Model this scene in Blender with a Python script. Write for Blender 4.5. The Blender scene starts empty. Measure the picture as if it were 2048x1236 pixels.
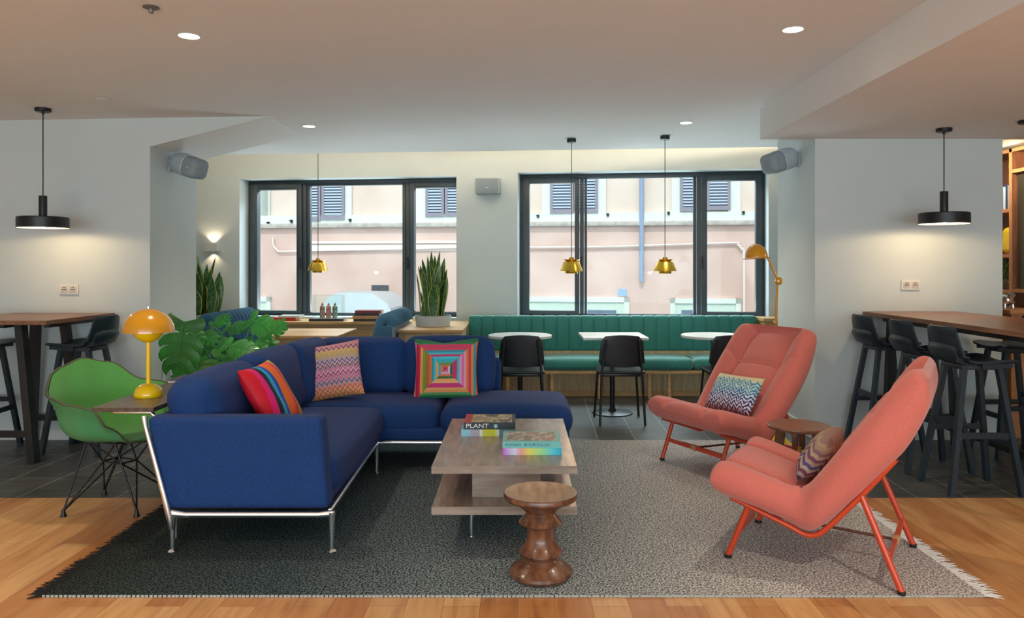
import bpy, bmesh, math, random
from mathutils import Vector, Matrix, Euler
random.seed(7)
F=1520.0; CX=1035.0; CY=533.0; H=1.385
sc=bpy.context.scene
C=sc.collection
pi=math.pi
# ------------------------------------------------------------------ camera
cam_d=bpy.data.cameras.new('camera'); cam=bpy.data.objects.new('camera',cam_d); C.objects.link(cam)
cam.location=(0,0,H); cam.rotation_euler=(pi/2,0,0)
cam_d.sensor_width=36; cam_d.lens=36*F/2048
cam_d.shift_x=(1024-CX)/2048; cam_d.shift_y=-(618-CY)/2048
cam_d.clip_start=.05; cam_d.clip_end=200
sc.camera=cam
# ------------------------------------------------------------------ view, world, sun
sc.view_settings.view_transform='Standard'; sc.view_settings.look='None'
sc.view_settings.gamma=1.0; sc.view_settings.use_curve_mapping=False
sc.view_settings.exposure=0.24
sc.cycles.use_denoising=True
sc.cycles.max_bounces=8; sc.cycles.diffuse_bounces=4; sc.cycles.glossy_bounces=4; sc.cycles.transparent_max_bounces=12
sc.cycles.caustics_reflective=False; sc.cycles.caustics_refractive=False
sc.cycles.sample_clamp_indirect=6.0
def lin(c):
    if isinstance(c,str):
        c=c.lstrip('#'); c=[int(c[i:i+2],16)/255 for i in (0,2,4)]
    return tuple((x/12.92 if x<=.04045 else ((x+.055)/1.055)**2.4) for x in c)+(1.0,)
W=bpy.data.worlds.new('world'); sc.world=W; W.use_nodes=True
bg=W.node_tree.nodes['Background']; bg.inputs[0].default_value=lin('#e2ebf5'); bg.inputs[1].default_value=1.6
sd=bpy.data.lights.new('sun','SUN'); sd.energy=1.5; sd.angle=math.radians(1.5); sd.color=(1,.96,.9)
so=bpy.data.objects.new('sun',sd); C.objects.link(so)
so.rotation_euler=Vector((.12,.62,-.78)).to_track_quat('-Z','Y').to_euler()
def area(name,loc,size,energy,color,direction,sy=None):
    d=bpy.data.lights.new(name,'AREA'); d.energy=energy; d.color=color
    d.shape='RECTANGLE'; d.size=size; d.size_y=sy or size
    o=bpy.data.objects.new(name,d); C.objects.link(o); o.location=loc
    o.rotation_euler=Vector(direction).to_track_quat('-Z','Y').to_euler()
    return o
def point(name,loc,energy,color,r=.03):
    d=bpy.data.lights.new(name,'POINT'); d.energy=energy; d.color=color; d.shadow_soft_size=r
    o=bpy.data.objects.new(name,d); C.objects.link(o); o.location=loc; return o
def spot(name,loc,energy,color,ang=80,blend=.6,direction=(0,0,-1),r=.04):
    d=bpy.data.lights.new(name,'SPOT'); d.energy=energy; d.color=color; d.spot_size=math.radians(ang); d.spot_blend=blend; d.shadow_soft_size=r
    o=bpy.data.objects.new(name,d); C.objects.link(o); o.location=loc
    o.rotation_euler=Vector(direction).to_track_quat('-Z','Y').to_euler(); return o
WARM=(1,.74,.46)
# added fill lamps, out of view, that brighten the room
area('rear_fill',(0,-3.7,1.1),9.0,215,(.74,.92,.98),(0,1,.42),1.6)  # added fill behind the viewer, tilted up to lift the ceiling
for _x in (-1.9,1.75): area('low_window_fill',(_x,10.75-.13*_x,.15),3.0,118,(.84,.93,1.0),(-.13,-1,.75),.9)  # added low fills outside, aimed up to brighten the ceiling near the windows
for _x,_y in ((-1.6,1.5),(1.6,1.5),(-4.4,3.3),(4.3,2.6),(-4.4,1.2)): spot('floor_fill_spot',(_x,_y,2.38),105,(1,.87,.68),115,.8)  # added warm fill spots without fittings, brightening the wood floor
for _x in (-1.9,1.75): area('high_window_fill',(_x,10.7-.13*_x,3.7),3.0,260,(.76,.89,1.0),(.13*-1,-1,-.72),1.3)  # added high fills outside, standing in for extra sky through the windows
# ------------------------------------------------------------------ materials
def nd(nt,t,**k):
    n=nt.nodes.new(t)
    for a,b in k.items(): setattr(n,a,b)
    return n
def mat(name,col,rough=.6,metal=0,spec=None,noise=0,nscale=20,bump=0,bscale=200,sheen=0,coat=0,col2=None,stretch=(1,1,1),detail=3):
    m=bpy.data.materials.new(name); m.use_nodes=True; nt=m.node_tree; b=nt.nodes['Principled BSDF']
    c=lin(col); b.inputs['Roughness'].default_value=rough; b.inputs['Metallic'].default_value=metal
    if spec is not None: b.inputs['Specular IOR Level'].default_value=spec
    if sheen: b.inputs['Sheen Weight'].default_value=sheen
    if coat: b.inputs['Coat Weight'].default_value=coat; b.inputs['Coat Roughness'].default_value=.08
    tc=nd(nt,'ShaderNodeTexCoord'); mp=nd(nt,'ShaderNodeMapping'); mp.inputs['Scale'].default_value=stretch
    nt.links.new(tc.outputs['Object'],mp.inputs['Vector'])
    n=nd(nt,'ShaderNodeTexNoise'); n.inputs['Scale'].default_value=nscale; n.inputs['Detail'].default_value=detail
    nt.links.new(mp.outputs[0],n.inputs['Vector'])
    r=nd(nt,'ShaderNodeValToRGB'); r.color_ramp.elements[0].position=.35; r.color_ramp.elements[1].position=.65
    if col2: c2=lin(col2)
    else: c2=tuple(min(1,x*(1+noise)) for x in c[:3])+(1,)
    c1=c if col2 else tuple(x*(1-noise) for x in c[:3])+(1,)
    r.color_ramp.elements[0].color=c1; r.color_ramp.elements[1].color=c2
    nt.links.new(n.outputs['Fac'],r.inputs[0]); nt.links.new(r.outputs[0],b.inputs['Base Color'])
    if bump:
        n2=nd(nt,'ShaderNodeTexNoise'); n2.inputs['Scale'].default_value=bscale; n2.inputs['Detail'].default_value=2
        nt.links.new(mp.outputs[0],n2.inputs['Vector'])
        bp=nd(nt,'ShaderNodeBump'); bp.inputs['Strength'].default_value=bump; bp.inputs['Distance'].default_value=.004
        nt.links.new(n2.outputs['Fac'],bp.inputs['Height']); nt.links.new(bp.outputs[0],b.inputs['Normal'])
    return m
def emis(name,col,s):
    m=bpy.data.materials.new(name); m.use_nodes=True; nt=m.node_tree
    nt.nodes.remove(nt.nodes['Principled BSDF']); e=nd(nt,'ShaderNodeEmission'); e.inputs[0].default_value=lin(col); e.inputs[1].default_value=s
    nt.links.new(e.outputs[0],nt.nodes['Material Output'].inputs[0]); return m
def glassm(name,tint='#f4fbfa',f=.9):
    m=bpy.data.materials.new(name); m.use_nodes=True; nt=m.node_tree; nt.nodes.remove(nt.nodes['Principled BSDF'])
    t=nd(nt,'ShaderNodeBsdfTransparent'); t.inputs[0].default_value=lin(tint); g=nd(nt,'ShaderNodeBsdfGlossy'); g.inputs['Roughness'].default_value=.02
    fr=nd(nt,'ShaderNodeFresnel'); fr.inputs[0].default_value=1.45; mu=nd(nt,'ShaderNodeMath',operation='MULTIPLY'); mu.inputs[1].default_value=f
    mx=nd(nt,'ShaderNodeMixShader'); nt.links.new(fr.outputs[0],mu.inputs[0]); nt.links.new(mu.outputs[0],mx.inputs[0])
    nt.links.new(t.outputs[0],mx.inputs[1]); nt.links.new(g.outputs[0],mx.inputs[2]); nt.links.new(mx.outputs[0],nt.nodes['Material Output'].inputs[0]); return m
def ramp(nt,stops,interp='CONSTANT'):
    r=nd(nt,'ShaderNodeValToRGB'); cr=r.color_ramp; cr.interpolation=interp
    while len(cr.elements)>1: cr.elements.remove(cr.elements[-1])
    cr.elements[0].position=stops[0][0]; cr.elements[0].color=lin(stops[0][1])
    for p,c in stops[1:]:
        e=cr.elements.new(p); e.color=lin(c)
    return r
def mth(nt,op,a,b=None,c=None):
    n=nd(nt,'ShaderNodeMath',operation=op)
    for i,v in enumerate((a,b,c)):
        if v is None: continue
        if isinstance(v,(int,float)): n.inputs[i].default_value=v
        else: nt.links.new(v,n.inputs[i])
    return n.outputs[0]
def base(name,rough=.8,spec=.3):
    m=bpy.data.materials.new(name); m.use_nodes=True; nt=m.node_tree; b=nt.nodes['Principled BSDF']
    b.inputs['Roughness'].default_value=rough; b.inputs['Specular IOR Level'].default_value=spec
    tc=nd(nt,'ShaderNodeTexCoord'); sx=nd(nt,'ShaderNodeSeparateXYZ'); nt.links.new(tc.outputs['Object'],sx.inputs[0])
    return m,nt,b,tc,sx
def bumpn(nt,b,tc,scale,strength,dist=.003):
    n=nd(nt,'ShaderNodeTexNoise'); n.inputs['Scale'].default_value=scale; nt.links.new(tc.outputs['Object'],n.inputs['Vector'])
    bp=nd(nt,'ShaderNodeBump'); bp.inputs['Strength'].default_value=strength; bp.inputs['Distance'].default_value=dist
    nt.links.new(n.outputs[0],bp.inputs['Height']); nt.links.new(bp.outputs[0],b.inputs['Normal'])
    return n
WALL=mat('wall_paint','#cdd7d8',.85,noise=.015,nscale=3,bump=.05,bscale=60)
CEIL=mat('ceiling_paint','#e9e8e6',.9,noise=.01,nscale=2)
BASEB=mat('baseboard_paint','#d5d8d6',.5)
ANTH=mat('anthracite_frame','#3d474d',.45,noise=.05,nscale=8)
BLACKC=mat('black_lacquered_ply','#0d0e11',.4,noise=.1)
BLACKM=mat('black_metal','#131416',.4,noise=.1)
BLACKW=mat('black_stained_ash','#1b2a35',.42,noise=.2,nscale=14,stretch=(6,6,1),bump=.05,bscale=80)
WHITEM=mat('white_plastic','#dcdcd8',.45)
GREYSP=mat('speaker_grey','#a9b2b9',.6,noise=.03)
GREYGR=mat('speaker_grille','#8b979f',.7,noise=.15,nscale=260,bump=.2,bscale=400)
CHROME=mat('polished_aluminium','#eef2f6',.27,metal=1,noise=.03)
BRASS=mat('polished_brass','#e6bc4a',.28,metal=1,noise=.05)
YEL=mat('yellow_lacquer','#ffce00',.25,coat=.6,noise=.02)
OCH=mat('ochre_lacquer','#d18f06',.22,coat=.8,noise=.02)
GLASS=glassm('window_glass','#f6fbfa',.22)
ACR=glassm('acrylic','#fbfefd',.35)
BLUE=mat('blue_wool','#043772',.85,sheen=.13,noise=.14,nscale=90,bump=.25,bscale=500)
_b=BLUE.node_tree.nodes['Principled BSDF']; _b.inputs['Sheen Tint'].default_value=lin('#9a6880'); _b.inputs['Sheen Roughness'].default_value=.45  # mauve sheen tint imitates warm lamp light on the upper faces
NAVY=BLUE
TEAL=mat('teal_velvet','#2c837a',.7,sheen=.5,noise=.08,nscale=40,bump=.1,bscale=300)
TEALB=mat('blue_teal_velvet','#2c6484',.7,sheen=.5,noise=.08,nscale=40,bump=.1,bscale=300)
CORAL=mat('coral_wool','#cf6c60',.8,sheen=.3,noise=.1,nscale=260,bump=.25,bscale=600)
ORNG=mat('red_orange_lacquer','#c8421f',.3,coat=.4,noise=.02)
LEATH=mat('tan_leather','#b98f66',.6)
GREENF=mat('green_hopsack','#5aa24c',.8,sheen=.3,noise=.12,nscale=200,bump=.25,bscale=500)
GREENS=mat('green_shell','#43905f',.45,noise=.04)
OAK=mat('light_oak','#bf935a',.5,col2='#d6ae76',nscale=3,stretch=(1.2,12,12),detail=6)
OAKV=mat('light_oak_upright','#b8a078',.5,col2='#d0ba90',nscale=3,stretch=(14,14,1.2),detail=6)
WALN=mat('walnut_top','#6f4a33',.35,col2='#8d6145',nscale=4,stretch=(10,1,10),detail=6)
DWAL=mat('dark_walnut_veneer','#4b3c31',.3,col2='#675243',nscale=4,stretch=(10,1.2,10),detail=6)
GWAL=mat('greyed_walnut','#8b7a6e',.28,col2='#a5958a',nscale=4,stretch=(1.5,9,9),detail=7)
GWALY=mat('greyed_walnut_top','#8b7668',.25,col2='#a39082',nscale=4,stretch=(9,1.2,9),detail=7)
TURN=mat('turned_walnut','#52301f',.32,col2='#83553a',nscale=5,stretch=(7,7,1.5),detail=6,coat=.3)
DISH=mat('turned_walnut_dish','#a08468',.35,col2='#bda085',nscale=5,stretch=(7,1.5,7),detail=6)
STONE=mat('white_table_laminate','#d9dedc',.35,noise=.02)
SOIL=mat('potting_soil','#2a1f17',.95,noise=.4,nscale=60)
POT=mat('pale_grey_planter','#b9c3c6',.6,noise=.03)
LEAF=mat('monstera_leaf','#195a1e',.45,col2='#369a38',nscale=3.0,coat=.08)
STEM=mat('plant_stem','#4f9a55',.5,noise=.1)
SNK=mat('snake_leaf','#1f4a22',.45,col2='#4c7a3c',nscale=22,stretch=(1,1,2.5),coat=.15)
SNKE=mat('snake_leaf_margin','#c8c25a',.45,noise=.1)
PAGES=mat('book_pages','#dcd8cf',.8,noise=.1,nscale=4,stretch=(1,1,300))
EM=emis('lamp_disc','#fff1dc',14); EMW=emis('warm_bulb','#ffd9a0',26)
EMP=emis('lit_pendant_lining','#ffdcae',3.0)
# ------------------------------------------------------------------ mesh tools
class MB:
    def __init__(s): s.bm=bmesh.new()
    def merge(s,b,M=None):
        if M is not None: bmesh.ops.transform(b,matrix=M,verts=b.verts)
        off={}
        for v in b.verts: off[v]=s.bm.verts.new(v.co)
        for f in b.faces:
            try: nf=s.bm.faces.new([off[v] for v in f.verts]); nf.material_index=f.material_index
            except ValueError: pass
        b.free(); return s
    def box(s,x0,x1,y0,y1,z0,z1,bev=0,seg=2,M=None):
        b=bmesh.new(); bmesh.ops.create_cube(b,size=1)
        for v in b.verts: v.co=Vector(((x0+x1)/2+v.co.x*(x1-x0),(y0+y1)/2+v.co.y*(y1-y0),(z0+z1)/2+v.co.z*(z1-z0)))
        if bev: bmesh.ops.bevel(b,geom=b.edges[:],offset=bev,segments=seg,affect='EDGES',profile=.5)
        return s.merge(b,M)
    def tube(s,pts,r,n=10,closed=False,caps=True,sq=None):
        pts=[Vector(p) for p in pts]; b=bmesh.new(); rings=[]; N=len(pts); up=None
        for i,p in enumerate(pts):
            if closed: t=(pts[(i+1)%N]-pts[i-1])
            else: t=(pts[min(i+1,N-1)]-pts[max(i-1,0)])
            t.normalize()
            if up is None:
                up=Vector((0,0,1)) if abs(t.z)<.9 else Vector((0,1,0))
            x=t.cross(up); x.normalize(); y=x.cross(t); y.normalize(); up=y
            rr=r[i] if isinstance(r,(list,tuple)) else r
            if sq and sq[0]=='e': ring=[b.verts.new(p+x*math.cos(2*pi*k/n)*sq[1]+y*math.sin(2*pi*k/n)*sq[2]) for k in range(n)]
            elif sq: ring=[b.verts.new(p+x*a*(rr if not isinstance(sq,(tuple,list)) else sq[0])+y*c*(rr if not isinstance(sq,(tuple,list)) else sq[1])) for a,c in ((-1,-1),(1,-1),(1,1),(-1,1))]
            else: ring=[b.verts.new(p+x*math.cos(2*pi*k/n)*rr+y*math.sin(2*pi*k/n)*rr) for k in range(n)]
            rings.append(ring)
        m=len(rings[0])
        for i in range(N if closed else N-1):
            a=rings[i]; c=rings[(i+1)%N]
            for k in range(m): b.faces.new((a[k],a[(k+1)%m],c[(k+1)%m],c[k]))
        if caps and not closed:
            b.faces.new(rings[0][::-1]); b.faces.new(rings[-1])
        return s.merge(b)
    def bar(s,a,b_,w,d=None): return s.tube([a,b_],w,sq=(w,d or w))
    def lathe(s,prof,c=(0,0,0),n=40,M=None,facet=None):
        b=bmesh.new(); rings=[]
        for r,z in prof:
            if r<1e-5: rings.append([b.verts.new((0,0,z))])
            else: rings.append([b.verts.new((r*math.cos(2*pi*k/n),r*math.sin(2*pi*k/n),z)) for k in range(n)])
        for a,d in zip(rings,rings[1:]):
            for k in range(n):
                q=[a[k%len(a)],a[(k+1)%n%len(a)],d[(k+1)%n%len(d)],d[k%len(d)]]
                u=[]; [u.append(v) for v in q if v not in u]
                if len(u)>2: b.faces.new(u)
        bmesh.ops.translate(b,vec=Vector(c),verts=b.verts)
        return s.merge(b,M)
    def prism(s,poly,ext):
        b=bmesh.new(); ext=Vector(ext); a=[b.verts.new(p) for p in poly]; c=[b.verts.new(Vector(p)+ext) for p in poly]; n=len(a)
        b.faces.new(a[::-1]); b.faces.new(c)
        for k in range(n): b.faces.new((a[k],a[(k+1)%n],c[(k+1)%n],c[k]))
        bmesh.ops.recalc_face_normals(b,faces=b.faces)
        return s.merge(b)
    def soft(s,c,size,r=.05,bulge=(0,0,0),n=10,M=None):
        b=bmesh.new(); hx,hy,hz=[q/2 for q in size]; cache={}
        def pt(u,v,w):
            key=(round(u,4),round(v,4),round(w,4))
            if key in cache: return cache[key]
            # rounded box
            def e(t,h):
                return t*h
            p=Vector((e(u,hx),e(v,hy),e(w,hz)))
            q=Vector((max(-hx+r,min(hx-r,p.x)),max(-hy+r,min(hy-r,p.y)),max(-hz+r,min(hz-r,p.z))))
            d=p-q
            if d.length>1e-9: p=q+d.normalized()*r
            p.z+=bulge[2]*w*(1-u*u)*(1-v*v); p.x+=bulge[0]*u*(1-v*v)*(1-w*w); p.y+=bulge[1]*v*(1-u*u)*(1-w*w)
            cache[key]=b.verts.new(p); return cache[key]
        def axis(h):
            k=1-r/h if h>r else 0
            a=[-1,-1+(1-k)*.3,-1+(1-k)*.62,-k] if k>0 else [-1,-.8,-.5,0]
            m=[-k+2*k*i/n for i in range(1,n)] if k>0 else []
            g=a+m+[-q for q in a[::-1]] if k>0 else a+[-q for q in a[:-1][::-1]]
            return sorted(set(round(q,5) for q in g))
        A=[axis(hx),axis(hy),axis(hz)]
        for ax in range(3):
            i,j=[k for k in range(3) if k!=ax]
            for sgn in (-1,1):
                for a0,a1 in zip(A[i],A[i][1:]):
                    for b0,b1 in zip(A[j],A[j][1:]):
                        vs=[]
                        for (p_,q_) in ((a0,b0),(a1,b0),(a1,b1),(a0,b1)):
                            co=[0,0,0]; co[ax]=sgn; co[i]=p_; co[j]=q_; vs.append(pt(*co))
                        u=[]; [u.append(x) for x in vs if x not in u]
                        if len(u)>2:
                            try: b.faces.new(u)
                            except ValueError: pass
        bmesh.ops.recalc_face_normals(b,faces=b.faces)
        bmesh.ops.translate(b,vec=Vector(c),verts=b.verts)
        return s.merge(b,M)
    def grid(s,fn,nu,nv,cu=False,cv=False,flip=False):
        b=bmesh.new(); V=[[b.verts.new(fn(i,j)) for j in range(nv)] for i in range(nu)]
        for i in range(nu if cu else nu-1):
            for j in range(nv if cv else nv-1):
                q=(V[i][j],V[(i+1)%nu][j],V[(i+1)%nu][(j+1)%nv],V[i][(j+1)%nv])
                b.faces.new(q[::-1] if flip else q)
        return s.merge(b)
    def build(s,name,m,parent=None,smooth=35,M=None,recalc=True):
        if M is not None: bmesh.ops.transform(s.bm,matrix=M,verts=s.bm.verts)
        bmesh.ops.remove_doubles(s.bm,verts=s.bm.verts,dist=1e-5)
        if recalc: bmesh.ops.recalc_face_normals(s.bm,faces=s.bm.faces)
        me=bpy.data.meshes.new(name); s.bm.to_mesh(me); s.bm.free()
        for q in (m if isinstance(m,(list,tuple)) else [m]): me.materials.append(q)
        if smooth:
            me.shade_smooth(); me.set_sharp_from_angle(angle=math.radians(smooth))
        o=bpy.data.objects.new(name,me); C.objects.link(o)
        if parent: o.parent=parent
        return o
def tag(o,label=None,cat=None,group=None,kind=None):
    if label: o['label']=label
    if cat: o['category']=cat
    if group: o['group']=group
    if kind: o['kind']=kind
    return o
def thing(name,label,cat,loc=(0,0,0),rz=0,group=None):
    o=bpy.data.objects.new(name,None); C.objects.link(o); o.location=loc; o.rotation_euler=(0,0,rz); o.empty_display_size=.1
    return tag(o,label,cat,group)
def dup(root,loc,rz=0,label=None,group=None):
    def cp(o,par):
        c=o.copy(); C.objects.link(c)
        if par: c.parent=par
        for ch in list(o.children): cp(ch,c)
        return c
    r=cp(root,None); r.location=loc; r.rotation_euler=(0,0,rz)
    if label: r['label']=label
    if group: r['group']=group
    return r
def struct(name,mb,m,parent=None,smooth=0):
    o=mb.build(name,m,parent,smooth)
    if not parent: o['kind']='structure'
    return o
def P(x,y,Y): return Vector(((x-CX)*Y/F,Y,H-(y-CY)*Y/F))
def FL(x,y):
    Y=F*H/(y-CY); return Vector(((x-CX)*Y/F,Y,0))
def crom(pts,n):
    pts=[Vector(p) for p in pts]; out=[]
    for i in range(len(pts)-1):
        p0=pts[max(i-1,0)];p1=pts[i];p2=pts[i+1];p3=pts[min(i+2,len(pts)-1)]
        for k in range(n):
            t=k/n; out.append(.5*((2*p1)+(-p0+p2)*t+(2*p0-5*p1+4*p2-p3)*t*t+(-p0+3*p1-3*p2+p3)*t**3))
    out.append(pts[-1]); return out
def text(body,size,mtl,parent,loc,rot,name='title',ax='LEFT',sx=1):
    cu=bpy.data.curves.new(name,'FONT'); cu.body=body; cu.size=size; cu.extrude=.0003; cu.align_x=ax; cu.align_y='CENTER'
    cu.materials.append(mtl); tmp=bpy.data.objects.new(name,cu); me=bpy.data.meshes.new_from_object(tmp); bpy.data.objects.remove(tmp); o=bpy.data.objects.new(name,me); C.objects.link(o); o.parent=parent; o.location=loc; o.rotation_euler=rot; o.scale=(sx,1,1)
    return o
# ================================================================== SHELL
ZC=2.61; ZS=2.405; YW=6.08
# frame plane of the street windows: Y = A0 - .13 X
A0=9.1705
d=Vector((1,-.13,0)).normalized(); nrm=Vector((-d.y*-1,-d.x,0)); nrm=Vector((d.y,-d.x,0))  # towards the room
ORG=Vector((0,A0,0))
def onp(x,y,off=0):   # pixel ray onto the plane shifted off metres beyond the frame plane
    o=ORG-nrm*off; r=Vector(((x-CX)/F,1,-(y-CY)/F)); t=((o-Vector((0,0,H))).dot(nrm))/(r.dot(nrm)); return Vector((0,0,H))+r*t
def sx(x,off=0):
    p=onp(x,CY,off); return (p-ORG).dot(d)
LM=Matrix.Translation(ORG)@Matrix.Rotation(math.atan2(d.y,d.x),4,'Z')  # local x along wall, local y outwards
# floors
def woodfloor():
    m,nt,b,tc,s_=base('oak_plank_floor',.38,.4)
    cb=nd(nt,'ShaderNodeCombineXYZ'); nt.links.new(s_.outputs['Y'],cb.inputs['X']); nt.links.new(s_.outputs['X'],cb.inputs['Y'])
    br=nd(nt,'ShaderNodeTexBrick'); br.inputs['Scale'].default_value=1; br.inputs['Brick Width'].default_value=1.9; br.inputs['Row Height'].default_value=.152
    br.inputs['Mortar Size'].default_value=.0012; br.inputs['Mortar Smooth'].default_value=.1; br.offset=.37
    br.inputs['Color1'].default_value=lin('#b87c48'); br.inputs['Color2'].default_value=lin('#dbae78'); br.inputs['Mortar'].default_value=lin('#94683c')
    nt.links.new(cb.outputs[0],br.inputs['Vector'])
    mp=nd(nt,'ShaderNodeMapping'); mp.inputs['Scale'].default_value=(9,1.1,1); nt.links.new(tc.outputs['Object'],mp.inputs[0])
    n=nd(nt,'ShaderNodeTexNoise'); n.inputs['Scale'].default_value=2.4; n.inputs['Detail'].default_value=7; n.inputs['Distortion'].default_value=.6; nt.links.new(mp.outputs[0],n.inputs[0])
    r=ramp(nt,[(.3,'#a8784a'),(.5,'#e8d6c0'),(.7,'#ffffff')],'LINEAR'); nt.links.new(n.outputs[0],r.inputs[0])
    mx=nd(nt,'ShaderNodeMix',data_type='RGBA',blend_type='MULTIPLY'); mx.inputs[0].default_value=.5
    nt.links.new(br.outputs[0],mx.inputs[6]); nt.links.new(r.outputs[0],mx.inputs[7]); nt.links.new(mx.outputs[2],b.inputs['Base Color'])
    bp=nd(nt,'ShaderNodeBump'); bp.inputs['Strength'].default_value=.15; bp.inputs['Distance'].default_value=.002; nt.links.new(n.outputs[0],bp.inputs['Height']); nt.links.new(bp.outputs[0],b.inputs['Normal'])
    return m
def tilefloor():
    m,nt,b,tc,s_=base('slate_tile_floor',.42,.4)
    rt=nd(nt,'ShaderNodeMapping'); rt.inputs['Rotation'].default_value=(0,0,pi/2+.03); rt.inputs['Location'].default_value=(.1,.14,0); nt.links.new(tc.outputs['Object'],rt.inputs[0])
    br=nd(nt,'ShaderNodeTexBrick'); br.inputs['Scale'].default_value=1; br.inputs['Brick Width'].default_value=1.2; br.inputs['Row Height'].default_value=.3
    br.inputs['Mortar Size'].default_value=.0035; br.offset=.5; br.inputs['Color1'].default_value=lin('#4f504f'); br.inputs['Color2'].default_value=lin('#5f5f5c'); br.inputs['Mortar'].default_value=lin('#a9a8a2')
    nt.links.new(rt.outputs[0],br.inputs['Vector'])
    mp=nd(nt,'ShaderNodeMapping'); mp.inputs['Scale'].default_value=(1.3,9,1); nt.links.new(tc.outputs['Object'],mp.inputs[0])
    n=nd(nt,'ShaderNodeTexNoise'); n.inputs['Scale'].default_value=2.5; n.inputs['Detail'].default_value=6; nt.links.new(mp.outputs[0],n.inputs[0])
    r=ramp(nt,[(.3,'#9a9a9a'),(.7,'#ffffff')],'LINEAR'); nt.links.new(n.outputs[0],r.inputs[0])
    mx=nd(nt,'ShaderNodeMix',data_type='RGBA',blend_type='MULTIPLY'); mx.inputs[0].default_value=.8
    nt.links.new(br.outputs[0],mx.inputs[6]); nt.links.new(r.outputs[0],mx.inputs[7]); nt.links.new(mx.outputs[2],b.inputs['Base Color'])
    return m
struct('floor',MB().box(-6,6,-4,4.55,-.12,0),woodfloor())
struct('floor',MB().box(-6,6,4.55,10.2,-.12,0),tilefloor())
# ceiling slab with slanted back edge (light cove behind it)
def cedge(x): return 8.10+.014*x
def zcf(x): return 2.62+.016*x
def ceilpt(x,y):
    t=(x-CX)/F; k=(CY-y)/F; Y=(2.62-H)/(k-.016*t); return Vector((t*Y,Y,H+k*Y))
struct('ceiling',MB().prism([(-6,-4,zcf(-6)),(3.6,-4,zcf(3.6)),(3.6,cedge(3.6),zcf(3.6)),(-6,cedge(-6),zcf(-6))],(0,0,.12)),CEIL)
struct('ceiling',MB().prism([(-6,-4,3.02),(6,-4,3.02),(6,9.0,3.02),(-6,10.3,3.02)],(0,0,.12)),CEIL)
XS=1.948
struct('trim_1',MB().box(XS,6,-4,YW+.02,ZS,2.95),CEIL)                       # dropped soffit on the right
# sloped soffit on the left, over the pier
XL=-2.94; YP=6.95; XR=2.38
t2=struct('trim_2',MB().prism([(XL,YW,zcf(XL)+.02),(XL,YW,2.345),(-1.90,YW,zcf(-1.9)+.02)],(0,YP-YW,0)),CEIL)
t2.data.materials.append(WALL)
for f_ in t2.data.polygons:
    if f_.normal.y<-.9: f_.material_index=1
struct('wall_left',MB().box(-6,XL,YW,YP,0,3.02),WALL)
struct('wall_right',MB().box(XR,3.88,YW,YP,0,3.02),WALL)
struct('wall_side_left',MB().box(-6.15,-6,-4,10.4,0,3.02),WALL)
struct('wall_side_right',MB().box(6,6.15,-4,10.4,0,3.02),WALL)
# unseen rear wall; its wide opening is made to let sky light in
struct('wall_front',MB().box(-6,6,-4.2,-4,0,.25).box(-6,6,-4.2,-4,2.6,3.02).box(-6,-4.8,-4.2,-4,.25,2.6).box(4.8,6,-4.2,-4,.25,2.6),WALL)
struct('baseboard_left',MB().box(-6,XL,YW-.012,YW,0,.09).box(XL,XL+.012,YW-.012,YP,0,.09),BASEB)
struct('baseboard_right',MB().box(XR-.012,3.88,YW-.012,YW,0,.09).box(XR-.012,XR,YW-.012,YP,0,.09),BASEB)
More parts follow.
